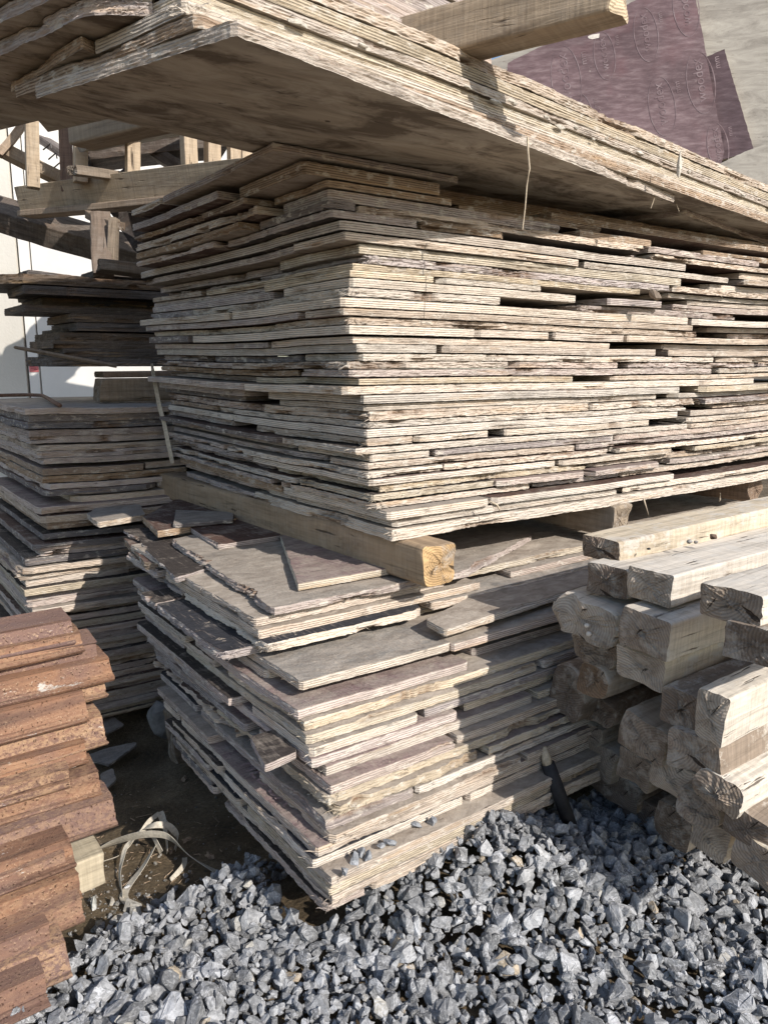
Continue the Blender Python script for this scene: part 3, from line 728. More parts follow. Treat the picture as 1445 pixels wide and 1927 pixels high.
for i, (cx, cy, tone, rag, film, rb, lb) in enumerate(LOW):
    r = random.Random(400 + i)
    zt = ZL - 0.002 - PL * (i + 1); th = PL - 0.0022; z0 = zt - th
    u0, v0 = uv_z(cx, cy, zt); LZ[i] = (zt, u0, v0)
    uend = u_at(rb[0][0], cy - 60, v0) if rb else 1.9
    tf = i / 22; vfar = v_at(240 + 92 * tf, 1020 + 370 * tf, u0) - v0 + r.uniform(-.05, .03)
    vend = min(lb[0][0], vfar - .12) if lb else vfar
    cond = "frayed" if rag > 1.3 else ("clean-edged" if rag < 0.75 else "weathered")
    where_n = (ordinal(i + 2) + " layer from lower stack top") if i < 12 else (ordinal(NL - i) + " layer from lower stack bottom")
    fw = {'mud': "muddy", 'purple': "purple-faced", 'black': "black-faced", 'blue': "blue-grey", 'grey': "grey-faced", 'dark': "dark-faced"}[film]
    o = sheet(rect(u0, uend, v0, v0 + vend), z0, th, tone, film, [1, 1, 0, 1], rag, warp_low, clumps=[(0, 34, 0.03)] if rag > 1.2 else [(0, 6, 0.02)], facing=film in ('purple', 'black', 'blue'))
    lab(o, f"{cond} {fw} sheet at the near corner, {where_n}", GL)
    if film == 'purple' and i == 17: MEDCA = o
    for k, (e, nxt, dv) in enumerate(rb):
        ua = u_at(nxt, cy - 60, v0 + dv)
        t2 = r.choice(['p', 'w', 'y', 'k', 'g']); f2 = r.choice(['mud', 'mud', 'grey', 'blue', 'purple'])
        o = sheet(rect(ua, 1.9 + r.uniform(-.1, .1), v0 + dv, v0 + dv + 0.9), z0 + 0.0005, th - r.uniform(0.0, 0.002), t2, f2, [1, 0, 0, 1], rag * r.uniform(.7, 1.2), warp_low)
        lab(o, f"{TWORD[t2]} sheet, {ordinal(k + 1)} right of the corner, {where_n}", GL)
    for k, (e, nxt, du) in enumerate(lb):
        t2 = r.choice(['p', 'g', 'k', 'g', 'd']); f2 = r.choice(['black', 'dark', 'brown', 'purple', 'grey'])
        du *= .55; o = sheet(rect(u0 + du, u0 + 0.6, v0 + min(nxt, vfar - .11), v0 + vfar), z0 + 0.0005, th - r.uniform(0, 0.002), t2, f2, [1, 0, 0, 1], rag * r.uniform(.8, 1.3), warp_low, facing=f2 in ('purple', 'black', 'dark'))
        lab(o, f"{TWORD[t2]} sheet, {ordinal(k + 1)} on the shaded left side, {where_n}", GL)

# stencilled letters on the purple-faced sheet near the foot of the lower stack
def text_mesh(s, size):
    cu = bpy.data.curves.new("lettering", 'FONT'); cu.body = s; cu.size = size; cu.resolution_u = 3
    t = bpy.data.objects.new("lettering", cu); COL.objects.link(t)
    bpy.context.view_layer.update()
    me = bpy.data.meshes.new_from_object(t.evaluated_get(bpy.context.evaluated_depsgraph_get()))
    bpy.data.objects.remove(t); bpy.data.curves.remove(cu)
    return me
me = text_mesh("HEDCA", 0.062); me.materials.clear(); me.materials.append(M['stencil'])
t = bpy.data.objects.new("stencil_lettering", me); COL.objects.link(t); t.parent = MEDCA
zt, u0, v0 = LZ[17]
inv = Matrix.Rotation(-ANG, 2)
rel = W(u0 + 0.045, v0 + 0.36, 0) - MEDCA.location; rel = inv @ Vector((rel.x, rel.y))
t.location = (rel.x - 0.03, rel.y, PL - 0.0022 + 0.0065); t.rotation_euler = (0, 0, -math.pi / 2)

# loose boards on top of the lower stack
def pxpoly(pts, z): return [uv_z(x, y, z) for x, y in pts]
top = sheet(pxpoly([(322, 1018), (512, 1143), (880, 1070), (1000, 1005), (640, 950)], ZL), ZL - 0.017, 0.017, 'g', 'pale', [1, 1, 1, 0, 0], 1.8, warp_low, film_rgb=(0.22, 0.20, 0.175), dust=0.32, chips=14)
lab(top, "large grey dust-coated board with broken left edge, uppermost on the lower stack", GL)
z = ZL + 0.0165
b1 = sheet(pxpoly([(527, 1008), (560, 1100), (745, 1068), (690, 985)], z), ZL + 0.0015, 0.0155, 'y', 'purple', [1, 1, 1, 1], .5, None, fibres=.3, facing=True)
lab(b1, "purple-faced wedge board lying beside the dunnage beam on the lower stack", GL)
b2 = sheet(pxpoly([(358, 993), (410, 1026), (528, 1008), (540, 985), (420, 970)], z), ZL + 0.0015, 0.0155, 'g', 'brown', [1, 1, 1, 0, 0], .8, None)
lab(b2, "dark brown faced offcut next to the wedge board on the lower stack", GL)
b3 = sheet(pxpoly([(268, 972), (296, 1000), (446, 976), (470, 940), (330, 940)], z + .004), ZL + 0.001, 0.02, 'b', 'brown', [1, 1, 0, 0, 1], .8, None)
lab(b3, "purplish offcut at the back left of the lower stack's top", GL)
b4 = sheet(pxpoly([(326, 985), (330, 957), (440, 960), (440, 975)][::-1], z + .02), ZL + 0.0215, 0.011, 'd', 'grey', [1, 1, 1, 1], .8, None)
lab(b4, "small grey-blue offcut lying over the purplish one by the beam's far end", GL)
b5 = sheet(pxpoly([(232, 1012), (272, 1058), (300, 1062), (262, 1008)], ZL - 0.03), ZL - 0.049, 0.019, 'b', 'brown', [1, 1, 1, 1], .9, None)
lab(b5, "short narrow board jutting out at the lower stack's back left corner", GL)
b6 = sheet(pxpoly([(232, 995), (330, 1085), (420, 1060), (300, 990)], ZL - 0.012), ZL - 0.03, 0.016, 'g', 'dark', [1, 1, 0, 0], 1.6, None)
lab(b6, "frayed dark board under the loose offcuts at the lower stack's back left", GL)
b7 = sheet(pxpoly([(800, 1165), (838, 1185), (1120, 1095), (1100, 1060), (930, 1098)], ZL - 0.075), ZL - 0.093, 0.017, 'w', 'mud', [1, 1, 0, 0, 1], .8, None)
lab(b7, "mud-covered strip jutting from the lower stack's sunlit side near its top", GL)
b8 = sheet(pxpoly([(470, 1385), (498, 1440), (562, 1412), (520, 1370)], 0.36), 0.344, 0.0155, 'g', 'dark', [1, 1, 1, 1], .6, None)
lab(b8, "dark grey offcut sticking out of the lower stack's shaded left side", GL)

# ------------------------------------------------------------------ the left stack
wf = Noise2(44)
def warp_left(u, v): return 0.008 * wf(u * 1.8, v * 1.8) + 0.0025 * wf(u * 6 + 2, v * 6)
LC = (-1.19, 2.58)                                # near corner
cu0, cv0 = to_uv(Vector((LC[0], LC[1], 0)))
ztop, zbot = 0.945, -0.20
LFT_N = 44; pitch = (ztop - zbot) / LFT_N
gaps = {3: .004, 5: .006, 8: .014, 9: .004, 12: .006, 14: .004, 16: .012, 17: .010, 20: .005, 24: .006, 29: .007, 33: .004, 36: .009}
G3 = "plywood sheets in the left stack"
zcur = ztop; k = 0; layer = 0
while zcur > zbot + 0.03:
    r = random.Random(1300 + layer)
    th = r.choice((0.017, 0.019, 0.021, 0.023))
    zcur -= th + 0.0015 + gaps.get(layer, 0.0)
    lean = 0.03 * math.sin(layer * 0.35) + 0.0
    setb = 0.0
    if layer in (12, 13, 14, 15): setb = 0.05
    if layer in (20, 21): lean -= 0.02
    if zcur > .60: lean = 0.05 * (ztop - zcur) / .35
    else: lean = -.045 + .03 * math.sin(layer * .5)
    u0 = cu0 + lean + r.uniform(-.025, .025) + setb; v0 = cv0 + r.uniform(-.02, .02) - (0.075 if zcur < .60 else 0)
    tone = r.choice(['k', 'd', 'p', 'b', 'g', 'k', 'p', 'd', 'b']) if layer < 20 else r.choice(['p', 'p', 'g', 'k', 'y', 'p'])
    rag = r.choice((0.7, 0.8, 1.0, 1.3, 1.7))
    ub = cu0 + r.uniform(0.35, 0.62) if r.random() < 0.5 else cu0 + 1.3
    place = (ordinal(layer + 1) + " layer from the left stack's top") if layer < 22 else None
    if place is None: place = f"{ordinal(layer - 21)} layer below the left stack's jutting board"
    o = sheet(rect(u0, ub, v0, v0 + 0.9), zcur, th, tone, r.choice(['mud', 'brown', 'dark', 'grey', 'purple']) if layer else 'grey',
              [1, 2, 0, 2], rag, warp_left, crust=.7, dens=0.011, R=7, corner=r.choice((.006, .012, .03)), clumps=[(0, 14, .03)] if rag > 1.2 else [])
    lab(o, f"{'frayed' if rag > 1.2 else 'weathered'} {TWORD[tone]} sheet at the outer corner, {place}", G3)
    if ub < cu0 + 1:
        o = sheet(rect(ub + r.choice((.006, .01, .07)), cu0 + 1.3, v0 + r.choice((-.02, 0, .01, .03)), v0 + 0.85), zcur + 0.0005, th - 0.001, r.choice(['k', 'g', 'p']), 'mud',
                  [1, 0, 0, 2], rag, warp_left, dens=0.011, R=7)
        lab(o, f"inner sheet next to the lower stack, {place}", G3)
    layer += 1
jb = sheet([uv_z(163, 968, .60), uv_z(185, 985, .60), uv_z(275, 970, .60), uv_z(265, 950, .60), uv_z(180, 957, .60)], .585, .018, 'p', 'grey', None, 1.4, None)
lab(jb, "splintered grey offcut jutting out between the left stack and the lower stack", G3)

# bent bar lying on the left stack
def tube(path, rad, sides=8, closed_ends=True):
    vs, fs = [], []; n = len(path)
    for i, p in enumerate(path):
        t = (path[min(i + 1, n - 1)] - path[max(i - 1, 0)]).normalized()
        a = t.cross(Vector((0, 0, 1)));
        if a.length < 1e-3: a = t.cross(Vector((1, 0, 0)))
        a.normalize(); b = t.cross(a)
        rr = rad[i] if isinstance(rad, (list, tuple)) else rad
        for k in range(sides):
            q = 2 * math.pi * k / sides; vs.append(p + a * math.cos(q) * rr + b * math.sin(q) * rr)
    for i in range(n - 1):
        for k in range(sides):
            a0, a1 = i * sides + k, i * sides + (k + 1) % sides
            fs.append([a0, a1, a1 + sides, a0 + sides])
    fs.append(list(range(sides))[::-1]); fs.append([(n - 1) * sides + k for k in range(sides)])
    return vs, fs
def thing_tube(name, path, rad, mat, label, cat, sides=8, group=None):
    c = path[0].copy(); v, f = tube([p - c for p in path], rad, sides)
    o = obj(name, v, f, mat, smooth=True); o.location = c; tag(o, label, cat, group); return o
zb_ = ztop + 0.012
path = [at_z(-60, 747, zb_), at_z(0, 744, zb_), at_z(55, 743, zb_), at_z(80, 744, zb_), at_z(92, 750, zb_), at_z(104, 758, zb_), at_z(113, 763, zb_)]
thing_tube("reinforcing_bar", path, 0.0075, M['rebar'], "bent rusty reinforcing bar lying on top of the left stack", "steel bar")

# dark broken boards and timbers piled on the left stack
G4 = "dark broken boards piled on the left stack"
PV = cv0 + 0.28
def dark_board(px, py_b, th, vd, ln, film, label, rag=1.3, tilt=0.0, tone='d', poly=None, dv=0.0):
    v0 = PV + dv; u0 = u_at(px, py_b, v0); a, b = ray(px, py_b); Y = (M0 + U * u0 + V * v0).y; z0 = H + b * Y
    o = sheet(poly(u0, v0) if poly else rect(u0, u0 + ln, v0, v0 + vd), z0 + tilt * -ln / 2, th, tone, film, [1, 0, 2, 1], rag, None, dens=0.012, R=6, tilt=(-tilt, 0),
              tone_rgb=(0.12, 0.10, 0.085), chips=8, crust=.08)  # near-black tone holds the overhang's shade on these boards
    lab(o, label, G4); return o
dark_board(45, 533, .034, .50, 1.0, 'dark', "broad dark board with a frayed end, uppermost of the dark pile", 1.8, poly=lambda u, v: [(u, v), (u + 1.0, v), (u + 1.0, v + .5), (u - .05, v + .5), (u - .13, v + .16)])
dark_board(46, 552, .030, .30, .9, 'dark', "dark plank directly under the broad frayed board", .7)
dark_board(52, 516, .017, .2, .45, 'dark', "short curled dark board standing proud on the broad one", 2.2, tilt=.06, dv=.1)
dark_board(44, 586, .026, .35, 1.0, 'dark', "pointed dark board with clear white wall above and below it", .8, dv=.05)
dark_board(136, 605, .030, .4, .8, 'dark', "short dark board third below the broad frayed one", .8)
dark_board(146, 622, .030, .4, .8, 'dark', "grey board with a pale front edge in the dark pile", .6)
dark_board(112, 642, .032, .4, .9, 'dark', "stepped dark board above the protruding thin stick", 1.2)
dark_board(101, 655, .030, .4, .9, 'dark', "dark board level with the protruding thin stick", 1.0)
dark_board(120, 671, .030, .4, .9, 'dark', "dark board just under the protruding thin stick", 1.0)
dark_board(98, 690, .036, .45, 1.0, 'dark', "badly frayed lowest board of the dark pile above the thick timber", 2.6)
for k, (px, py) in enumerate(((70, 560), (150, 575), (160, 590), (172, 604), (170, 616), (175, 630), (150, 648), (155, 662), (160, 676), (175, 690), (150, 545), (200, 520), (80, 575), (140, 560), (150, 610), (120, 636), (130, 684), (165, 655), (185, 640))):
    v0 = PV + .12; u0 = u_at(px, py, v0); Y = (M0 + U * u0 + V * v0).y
    o = sheet(rect(u0, u0 + .8, v0, v0 + .35), H + ray(px, py)[1] * Y, .034, 'd', 'dark', [1, 0, 2, 1], 1.2, None, dens=.014, R=5, crust=.05, tone_rgb=(.085, .072, .06), tilt=(rng.uniform(-.01, .01), 0))  # filler board added in a gap; the pile's shade put into its tone
    tag(o, "dark filler board deep inside the pile behind the front dark boards", PS, "boards deep inside the dark pile")
p0, p1 = at_y(26, 653, 2.85), at_y(150, 676, 2.95)
sv, sf = tube([p0 - p0, (p0 + (p1 - p0) * .02) - p0, (p1 - p0) * .3, (p1 - p0) * 1.6], [.001, .006, .008, .008], 5)
o = obj("wooden_stick", sv, sf, M['timber']); o.location = p0; o["tone"] = [.2, .16, .12]; tag(o, "thin splintered stick poking left out of the dark pile across the white wall", "stick")
pb = W(u_at(183, 728, PV + .02), PV + .02, 0); zb2 = ztop + 0.047
tb = timber(U, (pb.x, pb.y, zb2), 0.10, 0.088, 1.3, (0.27, 0.205, 0.14), (0.22, 0.17, 0.12), 0, rough=.6)
tag(tb, "thick square timber lying on the left stack beneath the dark boards", "beam")
tb2 = timber(U, (pb.x + .002, pb.y + .03, zb2 + 0.058), 0.10, 0.024, 1.3, (0.24, 0.17, 0.12), (0.2, 0.15, 0.1), 0, rough=.5, name="timber_plank", rnd=.004)
tag(tb2, "thin plank lying on the thick timber beneath the dark boards", "plank")

# wooden crate on the dark pile, seen under the overhanging sheets
cr = empty("wooden_crate", at_y(42, 395, 3.3)); tag(cr, "open slatted wooden crate on the dark boards left of the middle stack", "crate")
CR0 = Vector(cr.location)
def plank(name, a, b, w_, t_, tone, parent, roll=0.0, root=None):
    ax_ = (b - a); L = ax_.length
    o = timber(ax_, a, w_, t_, L, tone, tuple(c * .8 for c in tone), roll, name=name, rnd=.003, rough=.25, rag_end=.4, m=16)
    mw = o.matrix_world.copy(); o.parent = parent
    o.matrix_parent_inverse = Matrix.Translation(-(root or CR0)); o.matrix_world = mw
    bpy.context.view_layer.update()
    return o
bpy.context.view_layer.update()
POST_ROLL = .5
Yl, Yr = 3.6, 2.8
plank("bottom_rail", at_y(40, 376, Yl), at_y(560, 318, Yr), .035, .108, (.40, .32, .225), cr, roll=.24)
plank("deck_board", at_y(50, 404, Yl), at_y(560, 352, Yr), .09, .024, (.33, .25, .18), cr)
for (x, yb, yt, Y, wpx) in ((63, 348, 160, 3.34, .066), (152, 338, 200, 3.3, .072), (250, 325, 260, 3.25, .066), (358, 312, 230, 3.1, .072), (400, 306, 230, 3.15, .075), (443, 303, 230, 3.15, .055), (466, 300, 240, 3.15, .03)):
    plank("post", at_y(x, yb + 6, Y), at_y(x - 4 * (yb - yt) / 190, yt - 60, Y), wpx * .9, .05, (.47, .37, .26), cr, roll=POST_ROLL)
plank("side_slat", at_y(128, 360, 3.42), at_y(122, 160, 3.42), .02, .05, (.16, .11, .085), cr)
bpy.context.view_layer.update()
def free_plank(name, a, b, w_, t_, tone, label, cat, group=None, roll=0, rnd=.004, rough=.7):
    o = timber(b - a, a, w_, t_, (b - a).length, tone, tuple(c * .8 for c in tone), roll, name=name, rnd=rnd, rough=rough, m=18)
    tag(o, label, cat, group); return o
GS = "scrap timbers heaped in and under the crate"
free_plank("timber_plank", at_y(8, 283, 3.5), at_y(130, 345, 3.6), .11, .05, (.27, .21, .15), "broken plank with bent nails slanting down left of the crate", "plank", GS)
free_plank("timber_plank", at_y(0, 290, 3.45), at_y(50, 225, 3.5), .06, .03, (.33, .25, .18), "short splintered batten crossing the nailed plank by the wall", "plank", GS)
free_plank("timber_plank", at_y(80, 262, 3.7), at_y(180, 330, 3.6), .10, .03, (.14, .12, .11), "dark board behind the crate's left posts", "plank", GS)
free_plank("timber_plank", at_y(160, 262, 3.15), at_y(390, 225, 3.5), .16, .075, (.38, .34, .28), "thick grey rough-faced log slab lying inside the crate", "timber", GS, rnd=.008, rough=1.6)
free_plank("timber_plank", at_y(136, 320, 3.12), at_y(300, 345, 3.5), .05, .035, (.22, .18, .14), "short notched block resting on the crate's bottom rail", "plank", GS)
free_plank("timber_plank", at_y(170, 300, 3.6), at_y(420, 275, 3.8), .25, .06, (.07, .055, .045), "dark heap board at the back of the crate", "plank", GS)
free_plank("timber_plank", at_y(230, 250, 3.7), at_y(360, 330, 3.7), .2, .05, (.10, .08, .065), "dark board leaning across the back of the crate", "plank", GS)
free_plank("timber_plank", at_y(-60, 385, 3.75), at_y(330, 500, 3.8), .18, .10, (.10, .08, .065), "wide dark beam carrying the crate, slanting down from the left edge", "timber", GS, roll=.5)
free_plank("timber_plank", at_y(190, 405, 3.15), at_y(196, 520, 3.05), .075, .05, (.17, .13, .10), "dark upright prop between the crate and the dark boards", "prop", GS, rough=1.5)
free_plank("timber_plank", at_y(216, 410, 3.1), at_y(212, 500, 3.1), .05, .03, (.24, .19, .14), "pale split batten beside the dark upright prop", "prop", GS, rough=1.5)
free_plank("timber_plank", at_y(185, 500, 2.9), at_y(300, 515, 3.0), .12, .04, (.16, .13, .10), "short plank on the broad dark board, under the upright prop", "plank", GS)
free_plank("timber_plank", at_y(240, 445, 3.4), at_y(300, 395, 3.4), .5, .04, (.06, .05, .045), "black board behind the props against the wall", "plank", GS, roll=1.2)
free_plank("timber_plank", at_y(170, 404, 3.25), at_y(225, 425, 3.1), .05, .03, (.2, .15, .11), "small batten hanging under the crate's floor", "plank", GS)
# bent nails on the slanting plank
np_ = at_y(90, 300, 3.5)
for k, (x, y) in enumerate(((82, 282), (92, 300), (103, 315))):
    c = at_y(x, y, 3.46); e = at_y(x + 14, y - 12, 3.44); e2 = at_y(x + 16, y - 2, 3.43)
    thing_tube("bent_nail", [c, e, e2], .003, M['steel'], f"{('upper', 'middle', 'lower')[k]} bent nail standing out of the slanting plank by the wall", "nail", 6, "bent nails")

# ------------------------------------------------------------------ the overhanging upper stack
UZ = H + 0.43
A1 = math.radians(48)                             # its sides run differently from the stacks below
ud = Vector((math.cos(A1), math.sin(A1), 0)); vd = Vector((-math.sin(A1), math.cos(A1), 0))
def upoly(pa, pb, z, L, depth, ang=None):
    """pa: near corner px, pb: left end px of the short side (both on plane z)"""
    a, b = at_z(*pa, z), at_z(*pb, z)
    e_ = ud if ang is None else Vector((math.cos(ang), math.sin(ang), 0)); c = a + e_ * L; d = b + e_ * L
    return [to_uv(x) for x in (a, c, d, b)]
wu = Noise2(55)
def warp_up(u, v): return 0.004 * wu(u * 1.7, v * 1.7) + 0.0015 * wu(u * 6, v * 6)
G5 = "plywood sheets in the overhanging upper stack"
BARE = (0.35, 0.305, 0.245)
s0 = sheet(upoly((445, 66), (62, 186), UZ, 1.50, .45), UZ, .020, 'p', 'grey', [1, 1, 0, 1], .9, None, bottom='bare', film_rgb=BARE, chips=5, fibres=.5)
lab(s0, "lowest overhanging sheet with bare stained brown underside, hanging splinters on its edge", G5)
s0b = sheet([to_uv(at_z(1290, 392, UZ + .022) + ud * 0.0), to_uv(at_z(1290, 392, UZ + .022) + ud * 1.0), to_uv(at_z(1290, 392, UZ + .022) + ud * 1.0 + vd * .5), to_uv(at_z(1290, 392, UZ + .022) + vd * .5)], UZ + .003, .018, 'g', 'grey', [1, 0, 0, 1], .8, None, bottom='bare', film_rgb=BARE)
lab(s0b, "recessed grey sheet beyond the end of the lowest overhanging sheet", G5)
A2 = math.radians(44.8)
def up_sheet(pa, pb, z, th, tone, rag, label, L=2.6, film='pale', **kw):
    o = sheet(upoly(pa, pb, z, L, .5, A2), z, th, tone, film, [1, 0, 0, 1], rag, warp_up, bottom='bare', film_rgb=BARE, **kw); lab(o, label, G5); return o
up_sheet((372, 50), (28, 182), UZ + .0215, .019, 'b', .8, "brown recessed sheet, second from the bottom of the overhanging stack")
up_sheet((345, 25), (175, 100), UZ + .043, .0195, 'w', .5, "whitish sheet with hairy broken near corner, third up in the overhanging stack", clumps=[(0, 24, .03)])
up_sheet((352, 2), (185, 82), UZ + .0635, .0195, 'y', .5, "yellow striped sheet directly on the whitish one in the overhanging stack")
x_ = up_sheet((385, -22), (215, 62), UZ + .084, .016, 'p', .8, "sheet with mortar lumps along its edge, fifth up in the overhanging stack")
up_sheet((330, -70), (200, 20), UZ + .108, .022, 'y', .4, "mud-coated sheet with a smooth edge, second from the overhanging stack's top", film='mud')
up_sheet((400, -80), (260, 0), UZ + .132, .021, 'p', 1.3, "ragged topmost sheet of the overhanging stack, under the crossing beam", film='mud', clumps=[(0, 10, .05)])
# left-hand boards of the upper stack
def lp(pts, z): return [to_uv(at_z(x, y, z)) for x, y in pts]
z = UZ + .0425
o = sheet(lp([(155, 90), (18, 172), (90, 250), (360, 190)][::-1], z), z, .018, 'b', 'dark', [0, 0, 1, 1], 1.2, None, bottom='bare', film_rgb=BARE)
lab(o, "thin brown sheet wedged left under the thick cracked boards of the upper stack", G5)
z = UZ + .064
o = sheet(lp([(165, 25), (-40, 120), (-60, 260), (230, 190), (290, 30)], z)[::-1], z, .022, 'g', 'dark', [0, 0, 0, 1, 1], 1.5, None, bottom='bare', film_rgb=BARE, clumps=[(4, 40, .05), (0, 40, .05)])
lab(o, "grey board with frayed corner and bare underside at the picture's upper left", G5)
z = UZ + .088
o = sheet(lp([(150, -25), (-60, 70), (-80, 250), (300, 150), (290, -10)], z)[::-1], z, .021, 'g', 'dark', [0, 0, 0, 1, 1], 1.2, None, bottom='bare', film_rgb=BARE)
lab(o, "grey mortar-smeared board on the frayed one at the picture's upper left", G5)
z = UZ + .112
o = sheet(lp([(100, -60), (-80, 30), (-80, 250), (300, 150), (290, -40)], z)[::-1], z, .02, 'b', 'dark', [0, 0, 0, 1, 1], 1.0, None, bottom='bare', film_rgb=BARE)
lab(o, "brown board topmost at the picture's upper left corner", G5)
# the upper stack goes on upwards: unseen boards, added to shade the left stack
for k in range(9):
    z = UZ + .135 + .052 * k; r = random.Random(60 + k)
    pA = at_z(330 + r.uniform(-30, 30), -75 - 0, UZ + .112); q0 = Vector((-.36 + r.uniform(-.03, .03), 1.22 + .02 * k, 0))
    o = sheet([to_uv(q0), to_uv(q0 + ud * .95), to_uv(q0 + ud * .95 + vd * .55), to_uv(q0 + vd * .55)], z, .045, 'g', 'mud', [2, 0, 0, 2], 1.0, None, bottom='bare', film_rgb=BARE)
    tag(o, "unseen thick board in the high part of the upper stack, above the picture's top edge", PS, "boards above the picture's top edge")
# hanging splinters: parts of the lowest sheet
bpy.context.view_layer.update()
for (pts, rad) in (([(992, 258), (993, 285), (996, 318), (991, 350), (988, 390), (983, 432)], .0022), ([(1232, 366), (1229, 378), (1224, 392)], .0016), ([(1272, 384), (1277, 398)], .0012)):
    base = at_z(pts[0][0], pts[0][1], UZ + .006); pp = [at_y(x, y, base.y - .004) for x, y in pts]
    v, f = tube([p_ - pp[0] for p_ in pp], [rad * (1 - .6 * i / len(pp)) for i in range(len(pp))], 5)
    o = obj("hanging_splinter", v, f, M['splint']); mw = Matrix.Translation(pp[0]); o.parent = s0
    o.matrix_parent_inverse = s0.matrix_world.inverted(); o.matrix_world = mw
# mortar crust squeezed between sheets, a part of the fifth sheet
def lump(c, sx_, sy_, sz_, seed, n=40):
    nr = np.random.RandomState(seed); d = nr.normal(size=(n, 3)); d /= np.linalg.norm(d, axis=1)[:, None]
    d *= nr.uniform(.8, 1.0, (n, 1)); d *= np.array((sx_, sy_, sz_))
    bm = bmesh.new()
    for q in d: bm.verts.new(q)
    r_ = bmesh.ops.convex_hull(bm, input=bm.verts)
    bmesh.ops.delete(bm, geom=[g for g in r_["geom_interior"] if isinstance(g, bmesh.types.BMVert)], context='VERTS')
    bm.verts.index_update()
    vs = [v.co + Vector(c) for v in bm.verts]; fs = [[v.index for v in f.verts] for f in bm.faces]; bm.free()
    return vs, fs
aN = at_z(385, -22, UZ + .084)
for k in range(18):
    s_ = rng.uniform(.05, 2.2); v, f = lump((0, 0, 0), rng.uniform(.006, .026), rng.uniform(.003, .006), rng.uniform(.003, .007), k, 16)
    o = obj("mortar_crust", v, f, M['mortar']); o.parent = x_
    o.matrix_parent_inverse = x_.matrix_world.inverted()
    o.matrix_world = Matrix.Translation(aN + Vector((math.cos(A2), math.sin(A2), 0)) * s_ - vd * rng.uniform(-.002, .003) + Vector((0, 0, rng.uniform(-.006, .012)))) @ Matrix.Rotation(A2, 4, 'Z')
p_ = at_z(1275, 310, UZ + .05); v, f = lump((0, 0, 0), .008, .007, .036, 9, 30)
o = obj("mortar_lump", v, f, M['mortar']); o.location = p_ - vd * .004; o.rotation_euler = (0, .12, A1); tag(o, "upright grey mortar lump stuck across the upper stack's sunlit edges", "mortar lump")

# timber and bar across the top
pe = at_z(1166, -16, UZ + .155 + .045); dirb = Vector((-.212, .14, 0)).normalized()
tbm = timber(dirb, pe, .085, .088, 1.5, (.42, .33, .235), (.56, .45, .31), 0.0, rnd=.008, rough=.6)
tag(tbm, "squared timber lying across the top of the upper stack, end pointing right", "beam")
thing_tube("steel_bar", [at_y(752, 26, 2.4), at_y(770, 15, 2.4), at_y(860, -40, 2.3)], .012, M['steel'], "thin dark bar against the blue sky behind the upper stack", "steel bar", 4)

# ------------------------------------------------------------------ boards leaning behind the upper stack
PN = Vector((-0.20, -0.95, 0.22)).normalized(); PQ = at_y(1250, 150, 3.75)
def on_plane(px, py, off=0.0):
    a, b = ray(px, py); d = Vector((a, 1, b)); o = Vector((0, 0, H)); q = PQ + PN * off
    return o + d * ((q - o).dot(PN) / d.dot(PN))
xh = Vector((0, 0, 1)).cross(PN).normalized(); yh = PN.cross(xh)
PR = Matrix((xh, yh, PN)).transposed()
def leaning(name, pts, off, th, mat, label, jag=0.003):
    c = on_plane(pts[0][0], pts[0][1], off); P_ = []
    for i in range(len(pts)):
        a = on_plane(*pts[i], off) - c; b = on_plane(*pts[(i + 1) % len(pts)], off) - c
        n = max(2, int((b - a).length / .016))
        for k in range(n):
            q = a + (b - a) * (k / n); P_.append((q.dot(xh) + rng.uniform(-jag, jag), q.dot(yh) + rng.uniform(-jag, jag)))
    n = len(P_)
    vs = [(x, y, 0) for x, y in P_] + [(x, y, -th * .5) for x, y in P_] + [(x, y, -th) for x, y in P_]
    fs = [list(range(n)), list(range(2 * n, 3 * n))[::-1]]
    for r_ in range(2):
        fs += [[r_ * n + i, r_ * n + n + i, r_ * n + n + (i + 1) % n, r_ * n + (i + 1) % n] for i in range(n)]
    o = obj(name, vs, fs, [mat, M['edge']], midx=[0, 0] + [1] * (2 * n)); o.matrix_world = Matrix.Translation(c) @ PR.to_4x4()
    o["tone"] = list(TONES['y']); o["crust"] = .5; lab(o, label, "boards leaning behind the upper stack"); return o
def ccw(p): 
    s = sum(p[i][0] * p[(i + 1) % len(p)][1] - p[(i + 1) % len(p)][0] * p[i][1] for i in range(len(p)))
    return p if s < 0 else p[::-1]
leaning("plywood_sheet", ccw([(880, 130), (1010, 80), (1300, -120), (1560, -120), (1620, 430), (900, 430)]), -.045, .018, M['cboard'], "large grey concrete-stained board leaning behind the purple one", .001)
dk = leaning("plywood_sheet", ccw([(1322, 110), (1362, 92), (1418, 284), (1360, 300), (1300, 240)]), -.022, .015, M['film2'], "narrow dark purple board between the printed board and the grey one", .0015)
pur = leaning("plywood_sheet", ccw([(955, 118), (1200, -2), (1298, -60), (1362, 286), (1330, 420), (930, 420)]), 0, .018, M['film'], "large purple film-faced board with printed ovals behind the upper stack", .0015)
cmx = on_plane(1320, 430); 
leaning("plywood_sheet", ccw([(1345, 312), (1400, 286), (1560, 225), (1600, 420), (1380, 420)]), .03, .02, M['cboard'], "grey weathered board low at the right, in front of the leaning purple boards", .002)
